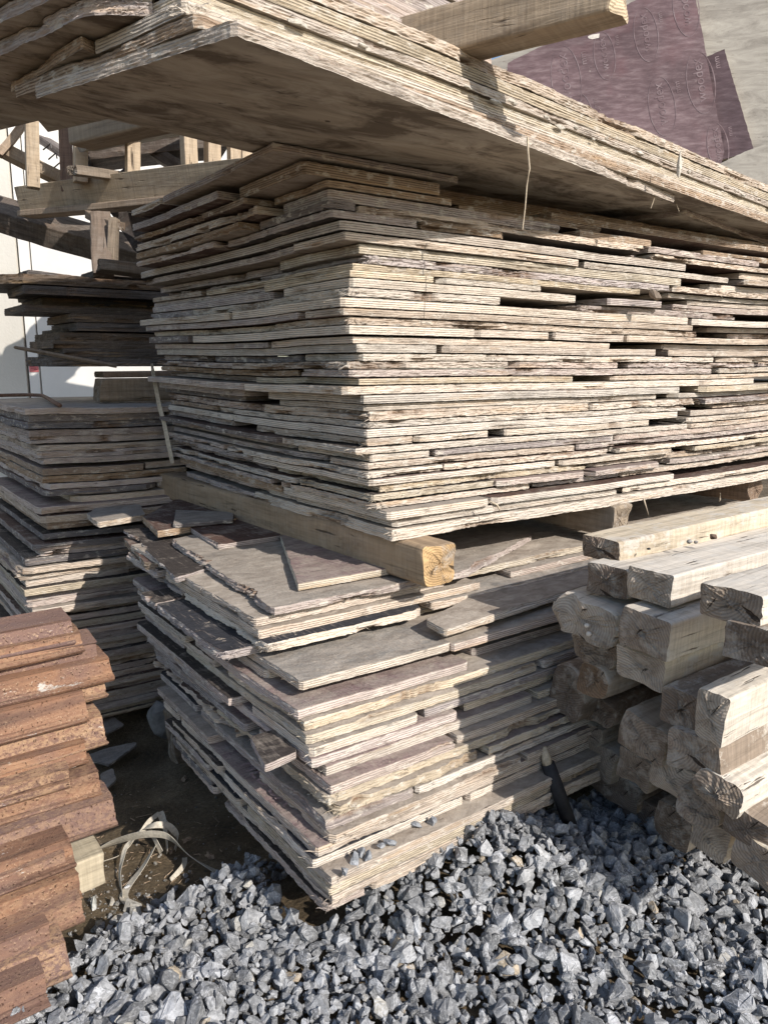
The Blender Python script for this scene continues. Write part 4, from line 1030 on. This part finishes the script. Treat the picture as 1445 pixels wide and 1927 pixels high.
def logo(cx, cy, hgt, rot, clip=None):
    c = on_plane(cx, cy); s = (on_plane(cx, cy - hgt / 2) - on_plane(cx, cy + hgt / 2)).length / 2
    vs, fs = [], []
    def arc(a0, a1, rx, ry, w0, w1, ox=0):
        n = 26; b0 = len(vs)
        for i in range(n + 1):
            t = i / n; a = a0 + (a1 - a0) * t; w_ = (w0 + (w1 - w0) * math.sin(math.pi * t)) / 2
            nx, ny = math.cos(a), math.sin(a)
            vs.append((ox + (rx - w_) * nx, (ry - w_) * ny, 0)); vs.append((ox + (rx + w_) * nx, (ry + w_) * ny, 0))
        for i in range(n): fs.append([b0 + 2 * i, b0 + 2 * i + 1, b0 + 2 * i + 3, b0 + 2 * i + 2])
    arc(math.radians(25), math.radians(205), s, s * .40, .0008, .0042); arc(math.radians(205), math.radians(350), s, s * .40, .0008, .0042)
    for txt, size, ox, oy in (("woodex", s * .42, -s * .62, -s * .10), ("mm", s * .26, s * .3, -s * .62)):
        me = text_mesh(txt, size); b0 = len(vs)
        vs.extend([(v.co.x + ox, v.co.y + oy, 0) for v in me.vertices]); fs.extend([[b0 + i for i in p.vertices] for p in me.polygons]); bpy.data.meshes.remove(me)
    o = obj("printed_logo", vs, fs, M['print']); o.parent = pur
    o.matrix_parent_inverse = pur.matrix_world.inverted()
    o.matrix_world = Matrix.Translation(c + PN * .0012) @ PR.to_4x4() @ Matrix.Rotation(math.radians(rot), 4, 'Z')
bpy.context.view_layer.update()
for (cx, cy, h_) in ((1065, 150, 130), (1137, 105, 92), (1215, 65, 104), (1245, 200, 115), (1325, 155, 120), (1290, 15, 110), (1095, 225, 100), (1350, 275, 90)):
    if cx == 1325: cx = 1318
    logo(cx, cy, h_, 100)
pv, pf = lump((0, 0, 0), .030, .017, .0008, 5, 12)
o = obj("paper_scrap", pv, pf, M['shell']); o.parent = pur; o.matrix_parent_inverse = pur.matrix_world.inverted()
o.matrix_world = Matrix.Translation(on_plane(1117, 68) + PN * .001) @ PR.to_4x4()

# ------------------------------------------------------------------ timber pile on the right
GT = "timbers stacked on the right"
# end-face centre px, py, width px, height px, u of the end, length, tone, end tone, roll, label
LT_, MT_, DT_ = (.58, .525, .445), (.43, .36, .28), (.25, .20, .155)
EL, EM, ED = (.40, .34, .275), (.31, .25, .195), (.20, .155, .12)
YT_ = (.575, .49, .365)
BE = [
 (1131, 1033, 74, 47, .36, YT_, ED, .0, "pale yellow timber uppermost at the back of the right pile"),
 (1141, 1093, 76, 64, .31, LT_, ED, .0, "timber with a dark stained end beside the broad whitish top one"),
 (1221, 1104, 86, 68, .285, LT_, EL, .02, "broad whitish timber with ringed end on top of the right pile"),
 (1095, 1165, 118, 80, .275, LT_, EL, .10, "rough round-ended timber jutting furthest left, two small shells on its end"),
 (1213, 1191, 104, 80, .25, LT_, EM, .03, "clean square-ended timber under the broad whitish one"),
 (1374, 1140, 126, 70, .18, LT_, EM, .0, "timber with curved dark rings at the right under the whitish tops"),
 (1112, 1226, 86, 52, .34, MT_, EM, .0, "brown timber tucked under the round-ended one"),
 (1204, 1257, 96, 64, .27, YT_, EL, .04, "timber with fresh yellow side under the clean square-ended one"),
 (1418, 1214, 126, 76, .17, DT_, ED, -.03, "dark cracked timber at the right edge above the tall pale one"),
 (1116, 1279, 70, 64, .33, MT_, (.22, .15, .095), .0, "squarish brown timber above the split round log"),
 (1066, 1305, 66, 104, .37, DT_, ED, .25, "split round log with coarse rings against the lower plywood stack"),
 (1122, 1338, 70, 58, .42, DT_, ED, .0, "nearly black timber right of the split round log"),
 (1274, 1336, 76, 76, .25, DT_, ED, .0, "dark square timber left of the tall pale one"),
 (1334, 1352, 64, 104, .215, LT_, EL, .03, "tall pale timber with brightly sunlit side at the right edge"),
 (1206, 1390, 92, 78, .30, MT_, EM, .15, "timber with a dotted end and dark knot in the middle of the pile"),
 (1304, 1418, 108, 76, .235, DT_, EM, -.12, "tilted brown timber beneath the tall pale one"),
 (1090, 1370, 88, 38, .46, MT_, EM, .1, "flat plank end below the split round log"),
 (1120, 1428, 74, 66, .47, MT_, EM, .12, "weathered timber above the bottom hollow by the plywood"),
 (1193, 1447, 70, 66, .40, MT_, EM, .1, "left one of two adjoining timbers in the pile's third row from below"),
 (1262, 1466, 84, 70, .33, MT_, EL, .12, "right one of two adjoining timbers with large half rings"),
 (1152, 1478, 104, 60, .50, DT_, ED, .12, "dark plank jutting over the black hollow"),
 (1350, 1494, 96, 78, .235, LT_, EM, .2, "bark-edged timber with cracked bright top at the right"),
 (1311, 1522, 84, 58, .29, MT_, EM, .1, "timber with a round knot in its end near the bottom right"),
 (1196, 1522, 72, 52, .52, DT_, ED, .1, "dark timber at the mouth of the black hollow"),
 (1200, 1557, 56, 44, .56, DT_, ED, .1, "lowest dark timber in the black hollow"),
 (1265, 1556, 74, 72, .42, MT_, ED, .1, "grey square timber resting on the gravel by the hollow"),
 (1334, 1577, 76, 72, .35, MT_, EL, .12, "cracked pale-ended timber resting on the gravel"),
 (1402, 1560, 90, 62, .25, DT_, ED, .12, "dark brown timber above the lowest right one"),
 (1420, 1622, 96, 82, .25, YT_, EM, .15, "lowest right timber with bold yellow rings on its end"),
]
BEAMS = {}
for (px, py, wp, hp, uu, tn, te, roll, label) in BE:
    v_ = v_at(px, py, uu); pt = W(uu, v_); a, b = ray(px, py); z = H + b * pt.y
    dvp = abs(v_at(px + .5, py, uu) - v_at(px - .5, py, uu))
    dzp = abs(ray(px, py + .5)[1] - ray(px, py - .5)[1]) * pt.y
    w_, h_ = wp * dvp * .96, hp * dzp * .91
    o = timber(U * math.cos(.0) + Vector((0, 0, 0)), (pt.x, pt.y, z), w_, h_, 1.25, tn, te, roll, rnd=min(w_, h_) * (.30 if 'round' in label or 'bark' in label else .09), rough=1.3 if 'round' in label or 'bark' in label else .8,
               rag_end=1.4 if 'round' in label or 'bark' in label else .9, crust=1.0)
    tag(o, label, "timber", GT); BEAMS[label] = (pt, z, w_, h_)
# hidden inner timbers so that the pile is solid
for k, (uu, v_, z) in enumerate(((.75, -.33, .13), (.7, -.55, .13))):
    pass
GD = "pebbles lying on the timbers"
for k, (x, y, s, mt) in enumerate(((1296, 1019, .008, 'block'), (1309, 1020, .006, 'block'), (1341, 1010, .010, 'cone'), (1220, 1033, .005, 'darkpipe'), (1424, 1078, .005, 'darkpipe'))):
    uu = .6; q = at_z(x, y, H - .42); v, f = lump((0, 0, 0), s, s * .9, s * .7, 40 + k, 30)
    o = obj("pebble", v, f, M[mt], smooth=True); a, b = ray(x, y); Yq = {0: 1.62, 1: 1.63, 2: 1.66, 3: 1.58, 4: 1.62}[k]; o.location = at_y(x, y, Yq)
    tag(o, ("grey pebble on the pale yellow timber, left of a smaller one", "smaller grey pebble right beside the first on the yellow timber", "brown clod on the broad whitish timber", "tiny black pebble on the seam nearest the timber ends", "tiny black pebble near the right edge on the whitish timber")[k], "pebble", GD)
for k, (x, y) in enumerate(((1104, 1177), (1107, 1193))):
    pt, z, w_, h_ = BEAMS["rough round-ended timber jutting furthest left, two small shells on its end"]
    a, b = ray(x, y); uu = .262; v_ = v_at(x, y, uu); q = W(uu, v_); q.z = H + b * q.y
    v, f = lump((0, 0, 0), .006, .007, .006, 70 + k, 50); o = obj("snail_shell", v, f, M['shell'], smooth=True); o.location = q
    tag(o, ("upper small pale shell on the round-ended timber", "lower small pale shell on the round-ended timber")[k], "shell", "shells on the timber end")

# dark pole leaning in the gravel between the stack and the timbers
thing_tube("metal_pole", [at_y(1075, 1560, 1.62), at_y(1050, 1490, 1.62), at_y(1030, 1437, 1.63)], [.016, .0165, .0165], M['darkpipe'], "dark round pole leaning out of the gravel beside the lower stack", "pole", 12)
thing_tube("wooden_stake", [at_y(1030, 1440, 1.63), at_y(1027, 1425, 1.63), at_y(1024, 1405, 1.635)], [.012, .011, .005], M['splint'], "splintered wooden tip standing in the dark pole's end", "stake", 7)

# ------------------------------------------------------------------ rusty steel sections at the lower left
GR = "rusty steel sections piled at the lower left"
def section(px, py, v_, z, fl, web, lip, L, label, tilt=.0, ang=0.0, slope=0.0):
    """z-shaped rolled section; px,py give the right-hand end of its top front edge; runs left along -u"""
    t_ = .006; prof = [(fl, .004), (0, 0), (.004 - slope * web * .12, -web * .12), (-slope * web * .9, -web * .9), (-slope * web - lip * .4, -web), (-slope * web - lip * 1.3, -web - .003)]
    # outline with thickness
    up = [(a, b) for a, b in prof]; dn = [(a + (.0 if i in (0,) else .004), b - t_) for i, (a, b) in enumerate(prof)]
    out = []
    for i in range(len(prof) - 1):
        for k in range(5): q = k / 5; out.append((prof[i][0] + (prof[i + 1][0] - prof[i][0]) * q, prof[i][1] + (prof[i + 1][1] - prof[i][1]) * q))
    out.append(prof[-1]); inner = [(a + .005, b - t_) for a, b in out][::-1]
    ring = out + inner; K = len(ring)
    SEED[0] += 1; nb = Noise2(SEED[0]); r = random.Random(SEED[0])
    xs = np.concatenate([[0, .004, .010], np.linspace(.03, L, 36)]); vs = []
    for j, x in enumerate(xs):
        for k, (a, b) in enumerate(ring):
            jx = (.003 * float(nb(k * .8, 3.3)) if j < 2 else 0)
            vs.append((-(x + jx), a + .0018 * float(nb(x * 8, k * .35)), b + .0018 * float(nb(x * 8 + 30, k * .35))))
    fs = []
    for j in range(len(xs) - 1):
        for k in range(K):
            a0, a1 = j * K + k, j * K + (k + 1) % K; fs.append([a0, a0 + K, a1 + K, a1])
    fs.append(list(range(K))); fs.append([(len(xs) - 1) * K + k for k in range(K)][::-1])
    o = obj("steel_section", vs, fs, M['rust'])
    o['violet'] = r.choice((0, 0, .15, .4, .85)); o['scaly'] = r.choice((0, .1, .35, .7))
    u_ = u_at(px, py, v_); p_ = W(u_, v_, z); o.location = p_; o.rotation_euler = (tilt, 0, ANG + ang); tag(o, label, "steel section", GR)
    return o
RS = [  # end px x, y ; flange, web, lip
 (134, 1165, .05, .045, .012, "uppermost rusty steel section, in front of the left stack"),
 (152, 1190, .03, .040, .014, "second rusty section from the top, end slightly beyond the first"),
 (182, 1208, .05, .045, .012, "rusty section whose end carries a curled lip, third from the top"),
 (205, 1238, .05, .042, .016, "longest of the upper rusty sections, pointing at the shaded stack"),
 (195, 1275, .05, .040, .016, "rusty section with a bare dark web under the longest upper one"),
 (155, 1300, .06, .050, .014, "violet-tinged rusty section with a short chipped end"),
 (192, 1345, .05, .050, .018, "rusty section with a sharp overhanging flange in the middle of the heap"),
 (160, 1395, .06, .045, .014, "rusty section with pitted orange end, halfway down the heap"),
 (130, 1445, .05, .040, .014, "short rusty section set back in the middle of the heap"),
 (186, 1450, .06, .050, .012, "broad violet rusty section above the longest lower one"),
 (213, 1500, .05, .055, .014, "longest lower rusty section, end above the pale timber block"),
 (130, 1575, .05, .045, .014, "rusty section with white paint traces above the pale timber block"),
 (122, 1605, .05, .045, .012, "plain brown rusty section level with the pale timber block"),
 (148, 1645, .05, .045, .014, "pitted rusty section just below the pale timber block"),
 (153, 1690, .055, .045, .014, "rusty section with a white painted stripe near the bottom"),
 (90, 1735, .05, .05, .014, "short rusty section covering the striped one at the bottom left"),
 (122, 1770, .05, .05, .014, "rusty section with a broken corner second from the bottom"),
 (82, 1830, .06, .04, .02, "lowest rusty steel section, resting on the gravel"),
]
NRS = len(RS)
for i, (px, py, fl, web, lip, label) in enumerate(RS):
    t_ = (py - 1165) / (1840 - 1165)
    v_ = .33 - .47 * t_ + (.0)
    u_ = u_at(px, py, v_); Yq = (M0 + U * u_ + V * v_).y; z = H + ray(px, py)[1] * Yq
    rr_ = random.Random(i); section(px, py, v_, z, fl + .03, web * rr_.uniform(.7, 1.0), lip, 1.3, label, rr_.uniform(-.12, .10), rr_.uniform(-.03, .03), rr_.choice((.0, .15, .4, .6, .75)))
# core timbers that carry the heap
cb = W(u_at(184, 1610, .16), .16); zq = H + ray(184, 1612)[1] * cb.y
o = timber(-U, (cb.x, cb.y, zq), .10, .075, .4, (.40, .345, .25), (.42, .36, .26), 0, rnd=.004, rough=.2, rag_end=.3)
tag(o, "pale new timber block end under the longest lower rusty section", "timber")

# ------------------------------------------------------------------ gravel
def hull_stone(seed, n=15):
    nr = np.random.RandomState(seed); ax_ = np.array((1.0, nr.uniform(.5, .95), nr.uniform(.35, .75)))
    d = nr.normal(size=(n, 3)); d /= np.linalg.norm(d, axis=1)[:, None]; d *= nr.uniform(.78, 1.05, (n, 1)) * ax_
    bm = bmesh.new()
    for q in d: bm.verts.new(q)
    r_ = bmesh.ops.convex_hull(bm, input=bm.verts)
    bmesh.ops.delete(bm, geom=[g for g in r_["geom_interior"] if isinstance(g, bmesh.types.BMVert)], context='VERTS')
    bmesh.ops.bevel(bm, geom=bm.edges[:], offset=.028, segments=1, affect='EDGES', profile=.6)
    bmesh.ops.triangulate(bm, faces=bm.faces[:])
    bmesh.ops.subdivide_edges(bm, edges=[e for e in bm.edges if e.calc_length() > .30], cuts=1, use_grid_fill=True)
    bmesh.ops.triangulate(bm, faces=bm.faces[:])
    for v in bm.verts: v.co += v.normal * nr.normal() * .022
    bm.verts.index_update()
    vs = np.array([v.co for v in bm.verts]); fs = np.array([[v.index for v in f.verts] for f in bm.faces]); bm.free()
    return vs, fs
PROT = [hull_stone(200 + i, 11 + i % 7) for i in range(22)]
print("stone tris", np.mean([len(f) for _, f in PROT]))
def rotm(nr):
    q = nr.normal(size=4); q /= np.linalg.norm(q); w_, x, y, z = q
    return np.array([[1 - 2 * (y * y + z * z), 2 * (x * y - z * w_), 2 * (x * z + y * w_)], [2 * (x * y + z * w_), 1 - 2 * (x * x + z * z), 2 * (y * z - x * w_)], [2 * (x * z - y * w_), 2 * (y * z + x * w_), 1 - 2 * (x * x + y * y)]])
# left edge of the heap, as ground points
edge_px = [(-250, 1990), (20, 1890), (90, 1835), (150, 1760), (215, 1715), (290, 1690), (360, 1655), (425, 1615), (470, 1600)]
edge_w = [at_z(x, y, -.01) for x, y in edge_px]
exs = np.array([p_.x for p_ in edge_w]); eys = np.array([p_.y for p_ in edge_w])
def gravel_h(x, y):
    u, v = to_uv(Vector((x, y, 0)))
    h = 0.0 + .135 * math.exp(-(((x - .20) / .25) ** 2 + ((y - 1.48) / .17) ** 2)) + .03 * math.exp(-(((x - .6) / .35) ** 2 + ((y - 1.5) / .3) ** 2))
    yl = np.interp(x, exs, eys) if x < exs[-1] else 99
    h -= .05 * max(0.0, 1 - (yl - y) / .10) if yl < 90 else 0
    h += .012 * float(gn(x * 6, y * 6))
    return h
def in_gravel(x, y):
    if x < exs[-1] and y > np.interp(x, exs, eys): return False
    u, v = to_uv(Vector((x, y, 0)))
    if u > -.30 and v > -.265: return False
    return True
nr = np.random.RandomState(77)
AV, AF, AT = [], [], []; vo = 0
def add_stone(x, y, z, s, tone):
    global vo
    vs, fs = PROT[nr.randint(len(PROT))]
    p_ = (vs * s) @ rotm(nr).T + np.array((x, y, z))
    AV.append(p_); AF.append(fs + vo); vo += len(vs); AT.append(np.tile(np.array([*tone, 1.0]), (len(vs), 1)))
def stone_tone():
    b = nr.uniform(.115, .285); q = nr.rand()
    if q < .025: return (.34, .325, .29)
    if q < .032: return (.36, .30, .22)
    if q < .2: b *= 1.35
    return (b * .98, b * .998, b * 1.022)
cnt = 0
for lay, (step, zoff) in enumerate(((.030, -.026), (.0235, -.012), (.0245, .002))):
    x = -1.3
    while x < 1.5:
        y = .55
        while y < 2.2:
            xx, yy = x + nr.uniform(-.5, .5) * step, y + nr.uniform(-.5, .5) * step
            a_, = (xx / yy,)
            if -.72 < a_ < .68 and in_gravel(xx, yy) and (lay < 2 or nr.rand() < .75):
                s = .5 * float(np.clip(nr.lognormal(math.log(.0315), .40), .012, .09)); 
                if lay == 0: s *= .9
                add_stone(xx, yy, gravel_h(xx, yy) + zoff + nr.uniform(-.004, .004), s, stone_tone()); cnt += 1
            y += step
        x += step
x = -1.2
while x < 1.4:
    y = .6
    while y < 2.1:
        xx, yy = x + nr.uniform(-.5, .5) * .019, y + nr.uniform(-.5, .5) * .019
        if -.7 < xx / yy < .66 and in_gravel(xx, yy): add_stone(xx, yy, gravel_h(xx, yy) - .006 + nr.uniform(-.003, .003), float(np.clip(nr.lognormal(math.log(.0085), .35), .004, .016)), stone_tone())
        y += .019
    x += .019
for k in range(150):                               # strays beyond the heap's edge
    xx = nr.uniform(-.75, -.2); yy = np.interp(xx, exs, eys) + abs(nr.normal(0, .07))
    add_stone(xx, yy, float(ground_h(xx, yy)) + .003, float(np.clip(nr.lognormal(math.log(.010), .5), .003, .025)), stone_tone())
AVs = np.concatenate(AV); AFs = np.concatenate(AF)
gv = obj("gravel", AVs, AFs.tolist(), M['stone'])
ca = gv.data.color_attributes.new("stone_tone", 'FLOAT_COLOR', 'POINT'); ca.data.foreach_set("color", np.concatenate(AT).astype(np.float32).ravel())
gv["kind"] = "stuff"; gv["label"] = "heap of broken blue-grey crushed stone"; print("stones", cnt, len(AFs))

def single_stone(c, s, tone, label, group, seed):
    vs, fs = PROT[seed % len(PROT)]; R_ = rotm(np.random.RandomState(seed))
    o = obj("crushed_stone", (vs * s) @ R_.T, fs.tolist(), M['stone']); o.location = c
    ca = o.data.color_attributes.new("stone_tone", 'FLOAT_COLOR', 'POINT'); ca.data.foreach_set("color", np.tile(np.array([*tone, 1.0]), (len(vs), 1)).astype(np.float32).ravel())
    tag(o, label, "stone", group)
zl = LZ[19][0]
GQ = "stones lying on the plywood ledge"
for k, (x, y, s) in enumerate(((649, 1640, .019), (678, 1606, .022), (692, 1612, .016), (668, 1618, .018), (716, 1592, .015), (735, 1585, .018), (783, 1552, .014), (812, 1545, .015))):
    c = at_z(x, y, zl + s * .55)
    single_stone(c, s, (.2, .21, .225), ["stone nearest the corner on the plywood ledge", "largest stone on the plywood ledge", "small stone touching the largest one's right on the ledge", "stone just below left of the largest one on the ledge", "small dark stone midway along the plywood ledge", "fifth stone along the ledge, under the overhanging sheet", "small stone far along the ledge near the shadow", "last stone along the ledge, beside the gravel crest"][k], GQ, 300 + k)
GP = "single stones lying on the bare soil"
for k, (x, y, s, tone) in enumerate(((434, 1604, .030, (.17, .19, .22)), (176, 1655, .021, (.42, .43, .40)), (237, 1612, .010, (.45, .46, .47)), (222, 1690, .017, (.36, .33, .28)), (185, 1700, .015, (.38, .34, .27)), (208, 1650, .012, (.30, .27, .22)), (168, 1640, .010, (.4, .37, .32)))):
    c = at_z(x, y, -.03); c.z = float(ground_h(c.x, c.y)) + s * .5
    single_stone(c, s, tone, ["blue-grey stone leaning at the foot of the lower stack's shaded side", "flat greenish-grey stone on the soil near the rusty sections", "small white stone on the pale strap", "buff stone nearest the gravel edge on the soil", "buff stone below the flat greenish one", "brown pebble above right of the flat greenish stone", "small pale pebble left of the flat greenish stone"][k], GP, 500 + k)
# fine pebbles in the soil
AV, AF, AT = [], [], []; vo = 0
for k in range(420):
    x, y = nr.uniform(130, 460), nr.uniform(1400, 1720)
    if nr.rand() < .6: x, y = nr.normal(215, 60), nr.normal(1650, 45)
    c = at_z(x, y, -.05); b = nr.uniform(.10, .30)
    if not (-1.2 < c.x < 0 and 1.0 < c.y < 2.6): continue
    add_stone(c.x, c.y, float(ground_h(c.x, c.y)) + .001, float(np.clip(nr.lognormal(math.log(.0022), .7), .0008, .012)), (b, b * .92, b * .78))
pb_ = obj("soil_pebbles", np.concatenate(AV), np.concatenate(AF).tolist(), M['stone'])
ca = pb_.data.color_attributes.new("stone_tone", 'FLOAT_COLOR', 'POINT'); ca.data.foreach_set("color", np.concatenate(AT).astype(np.float32).ravel())
pb_["kind"] = "stuff"; pb_["label"] = "fine pebbles and crumbs in the soil"

# ------------------------------------------------------------------ strapping, scraps and leaves on the soil
def gz(px, py, dz=0.0):
    c = at_z(px, py, -.05)
    for _ in range(4): c = at_z(px, py, float(ground_h(c.x, c.y)) + dz)
    return c
def ribbon(path, wid, seed):
    r = random.Random(seed); vs, fs = [], []; P2 = []
    for i in range(len(path) - 1):
        p0 = path[max(i - 1, 0)]; p1 = path[i]; p2 = path[i + 1]; p3 = path[min(i + 2, len(path) - 1)]
        for k in range(6):
            t = k / 6; P2.append(.5 * ((2 * p1) + (p2 - p0) * t + (2 * p0 - 5 * p1 + 4 * p2 - p3) * t * t + (3 * p1 - p0 - 3 * p2 + p3) * t ** 3))
    P2.append(path[-1]); tw = r.uniform(-.6, .6); n = len(P2)
    for i, p in enumerate(P2):
        t = (P2[min(i + 1, n - 1)] - P2[max(i - 1, 0)]).normalized(); s = t.cross(Vector((0, 0, 1))).normalized(); up = s.cross(t)
        a = tw + 1.1 * math.sin(i * .09 + seed); d = (s * math.cos(a) + up * math.sin(a)) * wid / 2; nn = t.cross(d).normalized() * .0006
        vs += [p - d + nn, p + nn * 2.2, p + d + nn, p + d - nn, p - nn * .2, p - d - nn]
    for i in range(n - 1):
        for k in range(6): a0, a1 = i * 6 + k, i * 6 + (k + 1) % 6; fs.append([a0, a1, a1 + 6, a0 + 6])
    fs.append([0, 1, 2, 3, 4, 5][::-1]); fs.append([(n - 1) * 6 + k for k in range(6)])
    return vs, fs
tang = empty("strap_tangle", gz(300, 1605)); tag(tang, "tangle of pale plastic strapping on the dark soil beside the rusty sections", "strapping")
o0 = Vector(tang.location)
for k, (pts, wd) in enumerate((
    ([(183, 1600, .004), (215, 1585, .03), (260, 1572, .055), (300, 1570, .06), (325, 1580, .055), (360, 1612, .03), (412, 1643, .008)], .019),
    ([(184, 1624, .004), (222, 1612, .012), (238, 1598, .02), (262, 1565, .05), (290, 1553, .07), (318, 1555, .06), (334, 1575, .03), (330, 1600, .006)], .017),
    ([(232, 1690, .004), (226, 1650, .01), (230, 1620, .018), (240, 1590, .03), (265, 1568, .05), (282, 1545, .07), (301, 1530, .08)], .012),
    ([(301, 1528, .08), (308, 1545, .06), (313, 1570, .04), (315, 1604, .01)], .018),
    ([(281, 1560, .05), (292, 1580, .035), (304, 1604, .008)], .016),
    ([(291, 1594, .02), (270, 1630, .01), (234, 1682, .004), (250, 1708, .003)], .019),
    ([(348, 1614, .01), (345, 1630, .008), (322, 1656, .004)], .012),
    ([(283, 1545, .05), (292, 1535, .06), (310, 1540, .06), (334, 1570, .03)], .004))):
    v, f = ribbon([gz(x, y, dz) - o0 for x, y, dz in pts], wd, k)
    obj("strap", v, f, M['strap'], tang, smooth=False)
mids = [W(-.005, 1.262, 1.10), W(-.012, 1.27, 1.0), W(-.005, 1.268, .9), W(.012, 1.265, .80), W(.03, 1.26, .72)]
mids = [at_y(x, y, 2.72) for x, y in ((286, 684), (291, 715), (300, 762), (310, 800), (317, 835), (325, 872))]
v, f = ribbon([m_ - mids[0] for m_ in mids], .014, 3)
o = obj("packing_strap", v, f, M['strap']); o.location = mids[0]; tag(o, "pale strap hanging down the far left edge of the middle stack", "strapping")
def scrap(pts, dz, th, film, label, tone='g'):
    w_ = [gz(x, y, dz) for x, y in pts]; zz = sum(q.z for q in w_) / len(w_)
    o = sheet([to_uv(q) for q in w_], zz, th, tone, film, None, 1.0, None, fibres=.3); o["tone"] = [.25, .22, .19]
    lab(o, label, "broken board scraps on the soil")
scrap([(150, 1430), (205, 1440), (258, 1405), (258, 1400), (200, 1415)], .03, .008, 'grey', "long pointed grey scrap on the soil beyond the rusty sections")
scrap([(165, 1405), (235, 1368), (210, 1345), (185, 1350)], .05, .008, 'grey', "grey triangular scrap at the foot of the left stack")
scrap([(190, 1490), (219, 1472), (215, 1455), (190, 1462)], .02, .008, 'grey', "small grey scrap tucked behind the broad violet rusty section")
c = gz(308, 1385); v, f = lump((0, 0, .07), .06, .05, .085, 12, 60)
o = obj("concrete_block", v, f, M['block']); o.location = c; tag(o, "grey concrete lump in the dark gap between the left and lower stacks", "concrete lump")
for k, (x, y) in enumerate(((347, 1465), (352, 1580), (395, 1610), (322, 1600))):
    c = gz(x, y, .006); r = random.Random(k); n = 14
    ring = [(math.cos(a) * .016 * (.6 + .4 * abs(math.cos(2.5 * a))), math.sin(a) * .010 * (.6 + .4 * abs(math.cos(2.5 * a))), .003 * math.sin(3 * a)) for a in np.linspace(0, 2 * math.pi, n, endpoint=False)]
    vs = [(0, 0, .003)] + ring + [(x_, y_, z_ - .0006) for x_, y_, z_ in ring] + [(0, 0, .0024)]
    fs = [[0, 1 + i, 1 + (i + 1) % n] for i in range(n)] + [[2 * n + 1, n + 1 + (i + 1) % n, n + 1 + i] for i in range(n)] + [[1 + i, n + 1 + i, n + 1 + (i + 1) % n, 1 + (i + 1) % n] for i in range(n)]
    o = obj("dry_leaf", vs, fs, M['leaf']); o.location = c; o.rotation_euler = (.2, .1, r.uniform(0, 6))
    tag(o, ("dry leaf on the dark soil near the lower stack's shaded side", "dry leaf right of the strapping loops", "dry leaf by the gravel at the end of the long strap", "dry leaf under the knot of strapping")[k], "leaf", "dry leaves on the soil")
AVl, AFl = [], []
for k in range(150):
    x, y = nr.normal(270, 75), nr.normal(1600, 70)
    if y > 1700 or y < 1400: continue
    c = gz(x, y, .002); a = nr.uniform(0, math.pi); L = float(np.clip(nr.lognormal(math.log(.012), .6), .004, .05)); w_ = nr.uniform(.0006, .0022)
    d = Vector((math.cos(a), math.sin(a), nr.uniform(-.1, .25))) * L; n_ = Vector((-math.sin(a), math.cos(a), 0)) * w_; up_ = Vector((0, 0, w_ * .7)); b0 = len(AVl)
    AVl += [c - d / 2 - n_, c - d / 2 + n_, c - d / 2 + up_, c + d / 2 - n_ * .4, c + d / 2 + n_ * .4, c + d / 2 + up_]
    AFl += [[b0 + i for i in f] for f in ((0, 2, 1), (3, 4, 5), (0, 3, 5, 2), (1, 2, 5, 4), (0, 1, 4, 3))]
o = obj("wood_litter", AVl, AFl, M['leaf']); o["kind"] = "stuff"; o["label"] = "bits of bark and splinters trodden into the soil"
# supports of the lower stack
for k, vv in enumerate((.25, .85)):
    p = W(-.16, vv, -.075 - .02 * k)
    o = timber(U, p, .09, .11 + .06 * k, 1.6, (.2, .16, .12), (.2, .16, .12), 0); tag(o, ("near", "far")[k] + " dark sleeper under the lower stack's shaded side", "beam", "sleepers under the lower stack")
# chip of wood stuck in the middle stack
c = at_y(1232, 556, 2.22); v, f = lump((0, 0, 0), .03, .02, .012, 33, 18)
o = obj("wood_chip", v, f, M['timber']); o.location = c; o.rotation_euler = (.3, .5, .6); o["tone"] = [.25, .2, .16]; tag(o, "tilted broken wood chip sticking out of the middle stack's sunlit side", "wood chip")
for k, (pts) in enumerate((((1207, 925), (1212, 945), (1220, 970)), ((1355, 928), (1354, 940), (1352, 945)), ((920, 943), (935, 950), (941, 962)))):
    Yk = (2.30, 2.55, 1.86)[k]; pp = [at_y(x, y, Yk) for x, y in pts]
    thing_tube("wood_splinter", pp, [.0022, .003, .001], M['splint'], ("long pale splinter hanging by the grey block end", "short splinter hanging at the right under the middle stack", "curled splinter on the middle stack's lower sunlit edge")[k], "splinter", 4, "splinters hanging from the middle stack")
